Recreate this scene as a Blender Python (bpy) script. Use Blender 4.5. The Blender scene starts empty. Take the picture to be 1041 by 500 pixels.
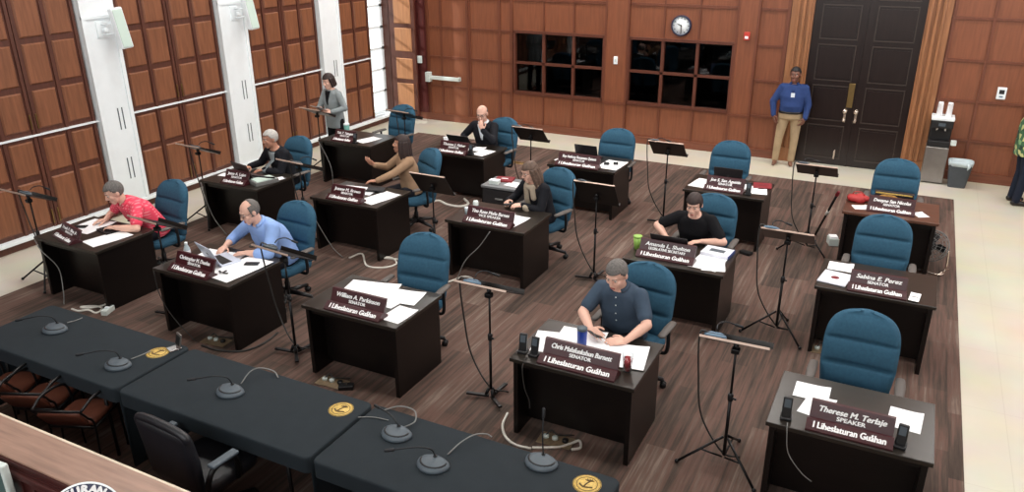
import bpy, bmesh, math, random
from mathutils import Vector, Matrix, Euler
from mathutils.bvhtree import BVHTree
random.seed(7)
SC = bpy.context.scene
COL = SC.collection
PI = math.pi
R = math.radians
V = Vector

# ------------------------------------------------------------------ camera
CAM_H = 4.0
F_PX = 798.0
YAW, PITCH, ROLL = R(-27.09), R(22.03), R(0.29)
fwd = V((math.sin(YAW)*math.cos(PITCH), math.cos(YAW)*math.cos(PITCH), -math.sin(PITCH)))
rgt0 = V((math.cos(YAW), -math.sin(YAW), 0))
dwn0 = -(rgt0.cross(fwd))
rgt = rgt0*math.cos(ROLL) + dwn0*math.sin(ROLL)
dwn = -rgt0*math.sin(ROLL) + dwn0*math.cos(ROLL)
cam_d = bpy.data.cameras.new('camera')
cam_d.sensor_width = 36
cam_d.sensor_fit = 'HORIZONTAL'
cam_d.lens = F_PX/1041*36
cam_d.clip_end = 200
cam = bpy.data.objects.new('camera', cam_d)
COL.objects.link(cam)
m = Matrix((rgt, -dwn, -fwd)).transposed().to_4x4()
m.translation = V((0, 0, CAM_H))
cam.matrix_world = m
SC.camera = cam


def G(px, py, z=0.0):
    """the point at height z that the survey of the photograph puts at px, py"""
    d = rgt*((px-520.5)/F_PX) + dwn*((py-250)/F_PX) + fwd
    t = (z-CAM_H)/d.z
    return V((d.x*t, d.y*t, z))


# ------------------------------------------------------------------ materials
def lin(c):
    c = c/255
    return c/12.92 if c <= 0.04045 else ((c+0.055)/1.055)**2.4


def rgb(r, g, b):
    return (lin(r), lin(g), lin(b), 1)


def base_mat(name):
    m = bpy.data.materials.new(name)
    m.use_nodes = True
    nt = m.node_tree
    return m, nt, nt.nodes['Principled BSDF']


def mat(name, c, rough=0.6, metal=0.0, var=0.12, scale=8.0, bump=0.0, bscale=60.0, spec=0.5, stretch=None, coat=0.0):
    """plain material with a little procedural variation in tone and an optional bump"""
    m, nt, p = base_mat(name)
    N, L = nt.nodes, nt.links
    p.inputs['Roughness'].default_value = rough
    p.inputs['Metallic'].default_value = metal
    p.inputs['Specular IOR Level'].default_value = spec
    p.inputs['Coat Weight'].default_value = coat
    tc = N.new('ShaderNodeTexCoord')
    mp = N.new('ShaderNodeMapping')
    L.new(tc.outputs['Object'], mp.inputs[0])
    if stretch:
        mp.inputs['Scale'].default_value = stretch
    no = N.new('ShaderNodeTexNoise')
    no.inputs['Scale'].default_value = scale
    no.inputs['Detail'].default_value = 5
    L.new(mp.outputs[0], no.inputs['Vector'])
    r = N.new('ShaderNodeValToRGB')
    a = rgb(*c)
    r.color_ramp.elements[0].position = 0.3
    r.color_ramp.elements[1].position = 0.7
    r.color_ramp.elements[0].color = tuple(x*(1-var) for x in a[:3])+(1,)
    r.color_ramp.elements[1].color = tuple(min(1, x*(1+var)) for x in a[:3])+(1,)
    L.new(no.outputs[0], r.inputs[0])
    L.new(r.outputs[0], p.inputs['Base Color'])
    if bump > 0:
        n2 = N.new('ShaderNodeTexNoise')
        n2.inputs['Scale'].default_value = bscale
        n2.inputs['Detail'].default_value = 3
        L.new(mp.outputs[0], n2.inputs['Vector'])
        b = N.new('ShaderNodeBump')
        b.inputs['Strength'].default_value = bump
        b.inputs['Distance'].default_value = 0.01
        L.new(n2.outputs[0], b.inputs['Height'])
        L.new(b.outputs[0], p.inputs['Normal'])
    return m


def wood(name, c, rough=0.4, var=0.25, axis='z', spec=0.5, coat=0.0):
    st = {'z': (7, 7, 0.6), 'x': (0.6, 7, 7), 'y': (7, 0.6, 7)}[axis]
    return mat(name, c, rough, 0, var, 4.0, 0.06, 14, spec, st, coat)


def emit(name, c, s):
    m, nt, p = base_mat(name)
    p.inputs['Base Color'].default_value = rgb(*c)
    p.inputs['Emission Color'].default_value = rgb(*c)
    p.inputs['Emission Strength'].default_value = s
    return m


def glass_mat(name, tint=(1, 1, 1), rough=0.02):
    m, nt, p = base_mat(name)
    N, L = nt.nodes, nt.links
    tr = N.new('ShaderNodeBsdfTransparent')
    tr.inputs[0].default_value = (*tint, 1)
    gl = N.new('ShaderNodeBsdfGlossy')
    gl.inputs['Roughness'].default_value = rough
    lw = N.new('ShaderNodeLayerWeight')
    lw.inputs[0].default_value = 0.5
    pw = N.new('ShaderNodeMath')
    pw.operation = 'POWER'
    pw.inputs[1].default_value = 4.0
    L.new(lw.outputs['Facing'], pw.inputs[0])
    fr = N.new('ShaderNodeMath')
    fr.operation = 'MULTIPLY_ADD'
    fr.inputs[1].default_value = 0.9
    fr.inputs[2].default_value = 0.045
    L.new(pw.outputs[0], fr.inputs[0])
    mx = N.new('ShaderNodeMixShader')
    L.new(fr.outputs[0], mx.inputs[0])
    L.new(tr.outputs[0], mx.inputs[1])
    L.new(gl.outputs[0], mx.inputs[2])
    L.new(mx.outputs[0], N['Material Output'].inputs[0])
    return m


def carpet_mat():
    m, nt, p = base_mat('carpet_planks')
    N, L = nt.nodes, nt.links
    tc = N.new('ShaderNodeTexCoord')
    mp = N.new('ShaderNodeMapping')
    mp.inputs['Rotation'].default_value = (0, 0, PI/2)
    L.new(tc.outputs['Object'], mp.inputs[0])
    br = N.new('ShaderNodeTexBrick')
    br.offset = 0.37
    br.inputs['Scale'].default_value = 1
    br.inputs['Brick Width'].default_value = 1.0
    br.inputs['Row Height'].default_value = 0.25
    br.inputs['Mortar Size'].default_value = 0.0
    br.inputs['Color1'].default_value = (0, 0, 0, 1)
    br.inputs['Color2'].default_value = (1, 1, 1, 1)
    L.new(mp.outputs[0], br.inputs['Vector'])
    m2 = N.new('ShaderNodeMapping')
    m2.inputs['Scale'].default_value = (16, 0.7, 1)
    L.new(tc.outputs['Object'], m2.inputs[0])
    no = N.new('ShaderNodeTexNoise')
    no.inputs['Scale'].default_value = 1.3
    no.inputs['Detail'].default_value = 6
    no.inputs['Roughness'].default_value = 0.65
    L.new(m2.outputs[0], no.inputs['Vector'])
    mixf = N.new('ShaderNodeMix')
    mixf.data_type = 'FLOAT'
    mixf.inputs[0].default_value = 0.82
    L.new(br.outputs['Color'], mixf.inputs[2])
    L.new(no.outputs[0], mixf.inputs[3])
    r = N.new('ShaderNodeValToRGB')
    e = r.color_ramp.elements
    e[0].position = 0.30
    e[0].color = rgb(63, 54, 49)
    e[1].position = 0.72
    e[1].color = rgb(134, 116, 106)
    x = e.new(0.44)
    x.color = rgb(83, 70, 63)
    x = e.new(0.54)
    x.color = rgb(104, 80, 72)
    x = e.new(0.6)
    x.color = rgb(104, 87, 78)
    L.new(mixf.outputs[0], r.inputs[0])
    L.new(r.outputs[0], p.inputs['Base Color'])
    p.inputs['Roughness'].default_value = 0.9
    p.inputs['Specular IOR Level'].default_value = 0.15
    n3 = N.new('ShaderNodeTexNoise')
    n3.inputs['Scale'].default_value = 220
    L.new(tc.outputs['Object'], n3.inputs['Vector'])
    b = N.new('ShaderNodeBump')
    b.inputs['Strength'].default_value = 0.25
    b.inputs['Distance'].default_value = 0.004
    L.new(n3.outputs[0], b.inputs['Height'])
    L.new(b.outputs[0], p.inputs['Normal'])
    return m


def tile_mat():
    m, nt, p = base_mat('cream_floor_tile')
    N, L = nt.nodes, nt.links
    tc = N.new('ShaderNodeTexCoord')
    br = N.new('ShaderNodeTexBrick')
    br.offset = 0
    br.inputs['Scale'].default_value = 1
    br.inputs['Brick Width'].default_value = 1.2
    br.inputs['Row Height'].default_value = 1.2
    br.inputs['Mortar Size'].default_value = 0.004
    br.inputs['Color1'].default_value = rgb(206, 201, 184)
    br.inputs['Color2'].default_value = rgb(204, 199, 182)
    br.inputs['Mortar'].default_value = rgb(197, 191, 174)
    L.new(tc.outputs['Object'], br.inputs['Vector'])
    no = N.new('ShaderNodeTexNoise')
    no.inputs['Scale'].default_value = 1.6
    no.inputs['Detail'].default_value = 6
    L.new(tc.outputs['Object'], no.inputs['Vector'])
    mx = N.new('ShaderNodeMix')
    mx.data_type = 'RGBA'
    mx.blend_type = 'SOFT_LIGHT'
    mx.inputs[0].default_value = 0.35
    L.new(br.outputs['Color'], mx.inputs[6])
    L.new(no.outputs['Color'], mx.inputs[7])
    L.new(mx.outputs[2], p.inputs['Base Color'])
    p.inputs['Roughness'].default_value = 0.32
    return m


def plaid_mat():
    m, nt, p = base_mat('pink_plaid_shirt')
    N, L = nt.nodes, nt.links
    tc = N.new('ShaderNodeTexCoord')
    w = N.new('ShaderNodeTexWave')
    w.bands_direction = 'Z'
    w.inputs['Scale'].default_value = 9
    w.inputs['Distortion'].default_value = 1.5
    L.new(tc.outputs['Object'], w.inputs['Vector'])
    w2 = N.new('ShaderNodeTexWave')
    w2.bands_direction = 'X'
    w2.inputs['Scale'].default_value = 8
    L.new(tc.outputs['Object'], w2.inputs['Vector'])
    mt = N.new('ShaderNodeMath')
    mt.operation = 'MULTIPLY'
    L.new(w.outputs[0], mt.inputs[0])
    L.new(w2.outputs[0], mt.inputs[1])
    r = N.new('ShaderNodeValToRGB')
    r.color_ramp.elements[0].position = 0.2
    r.color_ramp.elements[1].position = 0.95
    r.color_ramp.elements[0].color = rgb(238, 72, 98)
    r.color_ramp.elements[1].color = rgb(246, 150, 160)
    L.new(mt.outputs[0], r.inputs[0])
    L.new(r.outputs[0], p.inputs['Base Color'])
    p.inputs['Roughness'].default_value = 0.85
    return m


def camo_mat():
    m, nt, p = base_mat('green_patterned_shirt')
    N, L = nt.nodes, nt.links
    tc = N.new('ShaderNodeTexCoord')
    v = N.new('ShaderNodeTexVoronoi')
    v.inputs['Scale'].default_value = 16
    L.new(tc.outputs['Object'], v.inputs['Vector'])
    r = N.new('ShaderNodeValToRGB')
    r.color_ramp.interpolation = 'CONSTANT'
    e = r.color_ramp.elements
    e[0].color = rgb(60, 100, 70)
    e[1].position = 0.42
    e[1].color = rgb(120, 160, 110)
    x = e.new(0.58)
    x.color = rgb(40, 60, 50)
    x = e.new(0.72)
    x.color = rgb(190, 190, 130)
    L.new(v.outputs['Distance'], r.inputs[0])
    sp = N.new('ShaderNodeSeparateColor')
    L.new(v.outputs['Color'], sp.inputs[0])
    L.new(sp.outputs[0], r.inputs[0])
    L.new(r.outputs[0], p.inputs['Base Color'])
    p.inputs['Roughness'].default_value = 0.85
    return m


M = {}
M['carpet'] = carpet_mat()
M['tile'] = tile_mat()
M['wallwood'] = wood('cherry_wall_panel', (128, 75, 50), 0.42, 0.14)
M['wallrail'] = wood('cherry_wall_rail', (108, 60, 41), 0.42, 0.14)
M['wallwoodx'] = wood('cherry_wall_rail_flat', (120, 70, 50), 0.42, 0.16, 'x')
M['shutterpanel'] = wood('shutter_panel_wood', (130, 82, 56), 0.45, 0.2)
M['shutterframe'] = wood('shutter_frame_wood', (88, 50, 38), 0.45, 0.2)
M['casing'] = wood('door_casing_wood', (150, 102, 68), 0.35, 0.2)
M['doordark'] = wood('dark_door_wood', (31, 20, 18), 0.3, 0.2)
M['doorline'] = mat('door_moulding_grey', (58, 48, 43), 0.35)
M['darkpost'] = wood('dark_red_post', (84, 34, 30), 0.45, 0.2)
M['leafwood'] = wood('open_leaf_wood', (176, 124, 86), 0.4, 0.15)  # shutter wood lightened in its colour to stand for sun on the leaf
M['windowframe'] = wood('dark_window_frame', (92, 50, 36), 0.42, 0.14)
M['white'] = mat('white_paint', (240, 247, 250), 0.5, var=0.02)
M['ceil'] = mat('ceiling_paint', (225, 225, 220), 0.8, var=0.02)
M['blackcloth'] = mat('slate_black_tablecloth', (35, 42, 47), 0.85, var=0.08, bump=0.15, bscale=300, spec=0.25)
M['deskwood'] = wood('dark_mahogany_desk', (15, 11, 10), 0.34, 0.25, 'x', 0.4)
M['desktop'] = mat('dark_mahogany_desktop', (40, 35, 30), 0.28, var=0.12, scale=3, stretch=(0.6, 5, 5))
M['desktopred'] = mat('reddish_desktop', (92, 62, 50), 0.28, var=0.12, scale=3, stretch=(0.6, 5, 5))
M['plate'] = wood('red_nameplate_wood', (60, 19, 25), 0.35, 0.18, 'x')
M['letter'] = mat('white_lettering', (250, 250, 250), 0.6, var=0.0)
M['blue'] = mat('blue_chair_fabric', (54, 90, 112), 0.95, var=0.10, scale=40, bump=0.35, bscale=420, spec=0.15)
M['armgrey'] = mat('grey_brown_armrest', (92, 86, 82), 0.6)
M['black'] = mat('black_plastic', (20, 20, 22), 0.45)
M['blackmetal'] = mat('black_metal', (24, 23, 24), 0.4, 0.4)
M['standmetal'] = mat('music_stand_metal', (44, 40, 38), 0.35, 0.5)
M['standlip'] = mat('worn_stand_edge', (190, 165, 150), 0.4, 0.3)  # pale tone along the edge of the stand desk
M['chrome'] = mat('chrome', (200, 200, 200), 0.2, 1.0, var=0.02)
M['micgrey'] = mat('slate_microphone_unit', (76, 86, 94), 0.5, var=0.06)
M['micblue'] = mat('blue_grey_microphone_unit', (92, 120, 142), 0.5, var=0.06)
M['micdark'] = mat('microphone_grille', (22, 24, 28), 0.6)
M['paper'] = mat('white_paper', (250, 250, 252), 0.8, var=0.01)
M['gold'] = mat('gold_seal_print', (212, 178, 96), 0.55, var=0.3, scale=60)
M['golddark'] = mat('dark_seal_print', (92, 70, 36), 0.6)
M['leather'] = mat('brown_seat_leather', (112, 64, 48), 0.5, var=0.12, bump=0.1)
M['blackleather'] = mat('black_leather', (26, 27, 32), 0.42, bump=0.12, bscale=120)
M['rosttop'] = wood('worn_rostrum_top', (152, 120, 104), 0.35, 0.22, 'x')
M['rostedge'] = mat('pale_worn_edge', (222, 206, 184), 0.5)
M['rostwood'] = wood('dark_red_rostrum', (66, 30, 28), 0.35, 0.2, 'x')
M['screen'] = emit('monitor_screen', (62, 82, 80), 0.35)
M['bezel'] = mat('white_bezel', (215, 225, 220), 0.4, var=0.02)
M['navy'] = mat('navy_seal', (24, 30, 62), 0.5)
M['skin'] = mat('skin_light', (224, 178, 158), 0.55, var=0.06, scale=12)
M['skin2'] = mat('skin_tan', (186, 134, 110), 0.55, var=0.06, scale=12)
M['skin3'] = mat('skin_brown', (120, 78, 62), 0.55, var=0.06, scale=12)
M['lips'] = mat('lips', (158, 92, 84), 0.5)
M['eyewhite'] = mat('eye_white', (196, 184, 176), 0.3, var=0.0)
M['iris'] = mat('iris_dark', (40, 26, 20), 0.3, var=0.0)
M['hairgrey'] = mat('grey_hair', (104, 100, 97), 0.75, var=0.3, scale=50, bump=0.4, bscale=160)
M['hairsilver'] = mat('silver_hair', (186, 182, 176), 0.75, var=0.2, scale=50, bump=0.4, bscale=160)
M['hairdark'] = mat('dark_brown_hair', (44, 28, 25), 0.6, var=0.35, scale=40, bump=0.4, bscale=160)
M['hairbrown'] = mat('brown_hair', (92, 72, 60), 0.6, var=0.35, scale=40, bump=0.4, bscale=160)
M['hairblack'] = mat('black_hair', (26, 24, 26), 0.6, var=0.3, scale=40, bump=0.4, bscale=160)
M['pink'] = plaid_mat()
M['camo'] = camo_mat()


def cloth(name, c):
    return mat(name, c, 0.9, var=0.12, scale=7, bump=0.35, bscale=22, spec=0.2)


M['lightblue'] = cloth('light_blue_shirt', (142, 172, 224))
M['slate'] = cloth('slate_blue_shirt', (62, 76, 92))
M['royal'] = cloth('royal_blue_shirt', (48, 68, 116))
M['khaki'] = cloth('khaki_cotton', (172, 150, 120))
M['blackshirt'] = cloth('black_cotton', (22, 22, 25))
M['suit'] = cloth('black_suit_cloth', (30, 31, 36))
M['tan'] = cloth('tan_blouse', (160, 130, 104))
M['greyblazer'] = cloth('grey_blazer', (136, 144, 146))
M['darktrouser'] = cloth('dark_trouser_cloth', (34, 34, 40))
M['jeans'] = cloth('black_denim', (32, 38, 52))
M['shoe'] = mat('dark_shoe', (28, 22, 20), 0.4)
M['shoebrown'] = mat('brown_shoe', (120, 84, 66), 0.5)
M['scarf'] = cloth('cream_scarf', (170, 156, 138))
M['steel'] = mat('brushed_steel', (150, 146, 142), 0.35, 0.8, var=0.08)
M['brass'] = mat('brass', (150, 126, 82), 0.35, 0.9, var=0.06)
M['nickel'] = mat('nickel', (206, 190, 176), 0.25, 0.8, var=0.03)
M['cablewhite'] = mat('white_cable', (222, 218, 208), 0.5, var=0.02)
M['cabledark'] = mat('dark_cable', (48, 46, 44), 0.5)
M['cablegrey'] = mat('grey_cable', (120, 120, 118), 0.5)
M['cupgreen'] = mat('green_cup', (150, 190, 90), 0.5)
M['teal'] = mat('teal_cup', (110, 170, 160), 0.5)
M['bluebottle'] = mat('blue_tumbler', (30, 62, 150), 0.35)
M['reddrink'] = mat('red_drink', (200, 44, 50), 0.3)
M['clear'] = glass_mat('clear_plastic', (0.92, 0.95, 0.97))
M['window'] = glass_mat('dark_window_glass', (0.35, 0.36, 0.38), 0.03)
M['clearpane'] = glass_mat('clear_pane', (0.95, 0.97, 0.97))
M['booth'] = mat('dark_booth', (16, 16, 18), 0.8)
M['boothitem'] = mat('booth_equipment', (110, 116, 120), 0.6)
M['laptopdark'] = mat('dark_laptop', (36, 33, 35), 0.4)
M['laptopbrown'] = mat('brown_laptop_case', (62, 44, 40), 0.45)
M['laptopsilver'] = mat('silver_laptop', (206, 214, 230), 0.35, 0.1, var=0.03)
M['lapscreen'] = emit('laptop_screen', (70, 86, 120), 0.5)
M['phone'] = mat('phone_black', (16, 16, 18), 0.25)
M['redfolder'] = mat('red_folder', (128, 32, 40), 0.55)
M['redbag'] = mat('red_bag', (176, 48, 48), 0.6)
M['snack'] = mat('orange_box_print', (196, 146, 74), 0.5, var=0.4, scale=40)
M['bin'] = mat('grey_bin', (66, 72, 78), 0.5)
M['bag'] = mat('clear_bin_bag', (190, 205, 210), 0.35)
M['alarm'] = mat('red_alarm', (190, 60, 50), 0.5)
M['bookblue'] = mat('blue_book_spine', (66, 84, 140), 0.5)
M['binder'] = mat('pale_book_cover', (226, 228, 238), 0.6)
M['cabtop'] = mat('grey_cabinet_top', (120, 122, 124), 0.5)
M['cabdark'] = mat('dark_cabinet', (40, 38, 40), 0.5)
M['floorbox'] = mat('brass_floor_box', (150, 130, 104), 0.45, 0.4, var=0.2, scale=30)
M['goldstrip'] = mat('brass_floor_plate', (170, 140, 96), 0.45, 0.3)
M['whiteplaster'] = mat('sunlit_exterior_wall', (240, 240, 236), 0.8)  # one even white for the low wall outside
M['badge'] = mat('white_badge', (225, 235, 245), 0.4, var=0.0)
M['denimblue'] = cloth('navy_cloth', (40, 52, 92))
M['speakergreen'] = mat('pale_speaker_grille', (206, 226, 216), 0.6, var=0.02)


# ------------------------------------------------------------------ geometry helpers
class MB:
    """collects shapes into one mesh"""
    def __init__(self):
        self.bm = bmesh.new()
        self.mats = []

    def _mi(self, m):
        if m is None:
            return 0
        if m not in self.mats:
            self.mats.append(m)
        return self.mats.index(m)

    def add(self, verts, faces, m=None, smooth=False):
        vs = [self.bm.verts.new(v) for v in verts]
        mi = self._mi(m)
        for f in faces:
            try:
                fc = self.bm.faces.new([vs[i] for i in f])
                fc.material_index = mi
                fc.smooth = smooth
            except ValueError:
                pass
        return vs

    def box(self, x0, x1, y0, y1, z0, z1, m=None, mtx=None, bev=0.0):
        if bev > 0:
            t = bmesh.new()
            bmesh.ops.create_cube(t, size=1)
            for v in t.verts:
                v.co = V(((x0+x1)/2+v.co.x*(x1-x0), (y0+y1)/2+v.co.y*(y1-y0), (z0+z1)/2+v.co.z*(z1-z0)))
            bmesh.ops.bevel(t, geom=t.edges[:], offset=bev, segments=2, affect='EDGES', profile=0.5)
            return self.take(t, m, mtx)
        vs = [V((x, y, z)) for z in (z0, z1) for y in (y0, y1) for x in (x0, x1)]
        if mtx:
            vs = [mtx @ v for v in vs]
        return self.add(vs, [(0, 2, 3, 1), (4, 5, 7, 6), (0, 1, 5, 4), (2, 6, 7, 3), (0, 4, 6, 2), (1, 3, 7, 5)], m)

    def take(self, t, m=None, mtx=None, smooth=False):
        t.verts.index_update()
        vs = [mtx @ v.co if mtx else v.co.copy() for v in t.verts]
        fs = [[v.index for v in f.verts] for f in t.faces]
        t.free()
        return self.add(vs, fs, m, smooth)

    def tube(self, pts, r, m=None, n=8, smooth=True):
        """swept round bar; r a number or one radius per point"""
        pts = [V(p) for p in pts]
        rs = r if isinstance(r, (list, tuple)) else [r]*len(pts)
        rings = []
        up = None
        for i, p in enumerate(pts):
            t = (pts[min(i+1, len(pts)-1)]-pts[max(i-1, 0)]).normalized()
            if up is None:
                up = V((0, 0, 1)) if abs(t.z) < 0.9 else V((1, 0, 0))
            a = t.cross(up)
            if a.length < 1e-5:
                a = t.cross(V((0.3, 1, 0.2)))
            a.normalize()
            b = a.cross(t).normalized()
            up = b
            rings.append([p+(a*math.cos(2*PI*k/n)+b*math.sin(2*PI*k/n))*rs[i] for k in range(n)])
        vs = [v for q in rings for v in q]
        fs = []
        for i in range(len(pts)-1):
            for k in range(n):
                fs.append((i*n+k, i*n+(k+1) % n, (i+1)*n+(k+1) % n, (i+1)*n+k))
        fs.append(tuple(range(n-1, -1, -1)))
        fs.append(tuple((len(pts)-1)*n+k for k in range(n)))
        return self.add(vs, fs, m, smooth)

    def lathe(self, prof, m=None, n=20, mtx=None, smooth=True):
        """prof: (radius, z) list from bottom to top, closed"""
        vs, fs = [], []
        for r, z in prof:
            for k in range(n):
                a = 2*PI*k/n
                vs.append(V((r*math.cos(a), r*math.sin(a), z)))
        for i in range(len(prof)-1):
            for k in range(n):
                fs.append((i*n+k, i*n+(k+1) % n, (i+1)*n+(k+1) % n, (i+1)*n+k))
        fs.append(tuple(range(n-1, -1, -1)))
        fs.append(tuple((len(prof)-1)*n+k for k in range(n)))
        if mtx:
            vs = [mtx @ v for v in vs]
        return self.add(vs, fs, m, smooth)

    def loft(self, rings, m=None, n=20, smooth=True, power=2.0):
        """rings: (centre, rx, ry, frame) with frame = (ux, uy) vectors"""
        vs, fs = [], []
        for c, rx, ry, fr in rings:
            ux, uy = fr
            for k in range(n):
                a = 2*PI*k/n
                ca, sa = math.cos(a), math.sin(a)
                ca = math.copysign(abs(ca)**(2/power), ca)
                sa = math.copysign(abs(sa)**(2/power), sa)
                vs.append(V(c)+V(ux)*(rx*ca)+V(uy)*(ry*sa))
        for i in range(len(rings)-1):
            for k in range(n):
                fs.append((i*n+k, i*n+(k+1) % n, (i+1)*n+(k+1) % n, (i+1)*n+k))
        fs.append(tuple(range(n-1, -1, -1)))
        fs.append(tuple((len(rings)-1)*n+k for k in range(n)))
        return self.add(vs, fs, m, smooth)

    def ball(self, c, r, m=None, mtx=None, seg=14, ring=9):
        if not isinstance(r, (tuple, list)):
            r = (r, r, r)
        t = bmesh.new()
        bmesh.ops.create_uvsphere(t, u_segments=seg, v_segments=ring, radius=1)
        for v in t.verts:
            v.co = V((v.co.x*r[0]+c[0], v.co.y*r[1]+c[1], v.co.z*r[2]+c[2]))
        return self.take(t, m, mtx, True)

    def cap(self, a, ra, b, rb, m=None, n=12):
        """tapered capsule"""
        a, b = V(a), V(b)
        d = b-a
        L = max(d.length, 1e-4)
        z = d/L
        x = z.orthogonal().normalized()
        y = z.cross(x)
        rings = []
        for i in range(1, 4):
            t = PI/2*i/4
            rings.append((a-z*ra*math.cos(t), ra*math.sin(t)))
        rings.append((a, ra))
        rings.append((b, rb))
        for i in range(3, 0, -1):
            t = PI/2*i/4
            rings.append((b+z*rb*math.cos(t), rb*math.sin(t)))
        vs, fs = [], []
        for c, r in rings:
            for k in range(n):
                q = 2*PI*k/n
                vs.append(c+x*(r*math.cos(q))+y*(r*math.sin(q)))
        for i in range(len(rings)-1):
            for k in range(n):
                fs.append((i*n+k, i*n+(k+1) % n, (i+1)*n+(k+1) % n, (i+1)*n+k))
        p0, p1 = len(vs), len(vs)+1
        vs += [a-z*ra, b+z*rb]
        e = (len(rings)-1)*n
        for k in range(n):
            fs.append((p0, (k+1) % n, k))
            fs.append((p1, e+k, e+(k+1) % n))
        return self.add(vs, fs, m, True)

    def prism(self, poly, x0, x1, m=None, mtx=None):
        """poly in (y, z), extruded along x"""
        n = len(poly)
        vs = [V((x0, y, z)) for y, z in poly]+[V((x1, y, z)) for y, z in poly]
        if mtx:
            vs = [mtx @ v for v in vs]
        fs = [tuple(range(n)), tuple(range(2*n-1, n-1, -1))]
        for i in range(n):
            fs.append((i, n+i, n+(i+1) % n, (i+1) % n))
        return self.add(vs, fs, m)

    def build(self, name, m=None, parent=None, loc=None, rot=None, recalc=True):
        if m is not None and not self.mats:
            self.mats = [m]
        if recalc:
            bmesh.ops.recalc_face_normals(self.bm, faces=self.bm.faces[:])
        me = bpy.data.meshes.new(name)
        self.bm.to_mesh(me)
        self.bm.free()
        for q in self.mats:
            me.materials.append(q)
        o = bpy.data.objects.new(name, me)
        COL.objects.link(o)
        if parent:
            o.parent = parent
        if loc is not None:
            o.location = loc
        if rot is not None:
            o.rotation_euler = rot
        return o


def tag(o, label, cat, group=None):
    o['label'] = label
    o['category'] = cat
    if group:
        o['group'] = group
    return o


def empty(name, loc=(0, 0, 0), rz=0.0):
    o = bpy.data.objects.new(name, None)
    COL.objects.link(o)
    o.empty_display_size = 0.1
    o.location = loc
    o.rotation_euler = (0, 0, rz)
    return o


def struct(o):
    o['kind'] = 'structure'
    return o


def copy_tree(o, parent=None):
    kids = [c for c in bpy.data.objects if c.parent == o]
    c = o.copy()
    COL.objects.link(c)
    if parent:
        c.parent = parent
    for k in kids:
        copy_tree(k, c)
    return c


def bake(o, mods):
    """apply modifiers given as (type, settings) and keep the material slots"""
    mats_ = [m for m in o.data.materials]
    for t, s in mods:
        md = o.modifiers.new(t, t)
        for k, v in s.items():
            setattr(md, k, v)
    dg = bpy.context.evaluated_depsgraph_get()
    dg.update()
    me = bpy.data.meshes.new_from_object(o.evaluated_get(dg))
    o.modifiers.clear()
    o.data = me
    if not len(me.materials):
        for q in mats_:
            me.materials.append(q)
    for p in me.polygons:
        p.use_smooth = True
    return o


def spline(pts, n=8):
    """Catmull-Rom through pts"""
    P = [V(p) for p in pts]
    P = [P[0]*2-P[1]]+P+[P[-1]*2-P[-2]]
    out = []
    for i in range(1, len(P)-2):
        for k in range(n):
            t = k/n
            a, b, c, d = P[i-1], P[i], P[i+1], P[i+2]
            out.append(0.5*((2*b)+(c-a)*t+(2*a-5*b+4*c-d)*t*t+(3*b-a-3*c+d)*t**3))
    out.append(P[-2])
    return out


def text(body, size, mtx, parent, m, name='lettering', shear=0.0, bold=0.0, width=None, extrude=0.0008, spacing=1.0):
    cu = bpy.data.curves.new(name, 'FONT')
    cu.body = body
    cu.size = size
    cu.align_x = 'CENTER'
    cu.align_y = 'CENTER'
    cu.shear = shear
    cu.extrude = extrude
    cu.space_character = spacing
    cu.resolution_u = 3
    tmp = bpy.data.objects.new(name, cu)
    COL.objects.link(tmp)
    dg = bpy.context.evaluated_depsgraph_get()
    dg.update()
    me = bpy.data.meshes.new_from_object(tmp.evaluated_get(dg))
    bpy.data.objects.remove(tmp)
    bpy.data.curves.remove(cu)
    if width:
        xs = [v.co.x for v in me.vertices]
        w = max(xs)-min(xs)
        if w > 0:
            f = width/w
            for v in me.vertices:
                v.co.x *= f
    if bold:
        t = bmesh.new()
        t.from_mesh(me)
        src = t.verts[:]+t.edges[:]+t.faces[:]
        for dx_, dy_ in ((bold, 0.3*bold), (-bold, -0.3*bold), (0, 0.8*bold)):
            q = bmesh.ops.duplicate(t, geom=src)
            for v in [e for e in q['geom'] if isinstance(e, bmesh.types.BMVert)]:
                v.co.x += dx_
                v.co.y += dy_
                v.co.z += 0.00002*dx_/bold
        t.to_mesh(me)
        t.free()
    me.materials.clear()
    me.materials.append(m)
    o = bpy.data.objects.new(name, me)
    COL.objects.link(o)
    o.parent = parent
    o.matrix_local = mtx
    return o


def frame_box(mb, x0, x1, z0, z1, y, w, d, m=None):
    """rectangular moulding on a wall facing -y"""
    mb.box(x0, x1, y-d, y, z1-w, z1, m)
    mb.box(x0, x1, y-d, y, z0, z0+w, m)
    mb.box(x0, x0+w, y-d, y, z0+w, z1-w, m)
    mb.box(x1-w, x1, y-d, y, z0+w, z1-w, m)


# ------------------------------------------------------------------ room shell
YB = 14.85          # back wall
XL = -10.4          # left wall
XR = 4.2
YF = -1.6
CEIL = 6.0
b = MB()
b.box(-9.18, 0.86, YF, 13.62, -0.05, 0.006)
floor = struct(b.build('floor', M['carpet']))
b = MB()
b.box(-13.5, XR+0.2, YF-0.2, YB+0.2, -0.2, 0.0)
struct(b.build('floor_tile', M['tile']))
b = MB()
b.box(XL-0.3, XR+0.2, YF-0.2, YB+0.3, CEIL, CEIL+0.1)
struct(b.build('ceiling', M['ceil']))
b = MB()
b.box(XR, XR+0.15, YF-0.2, YB+0.2, 0, CEIL)
struct(b.build('wall_right', M['wallwood']))
b = MB()
b.box(XL-0.3, XR+0.15, YF-0.15, YF, 0, CEIL)
struct(b.build('wall_front', M['ceil']))

# back wall: field with two window openings and the big door opening
WIN = [(-7.5, -5.53), (-5.02, -3.03)]
WZ0, WZ1 = 0.80, 2.03
b = MB()
w, r_ = M['wallwood'], M['wallrail']
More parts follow.
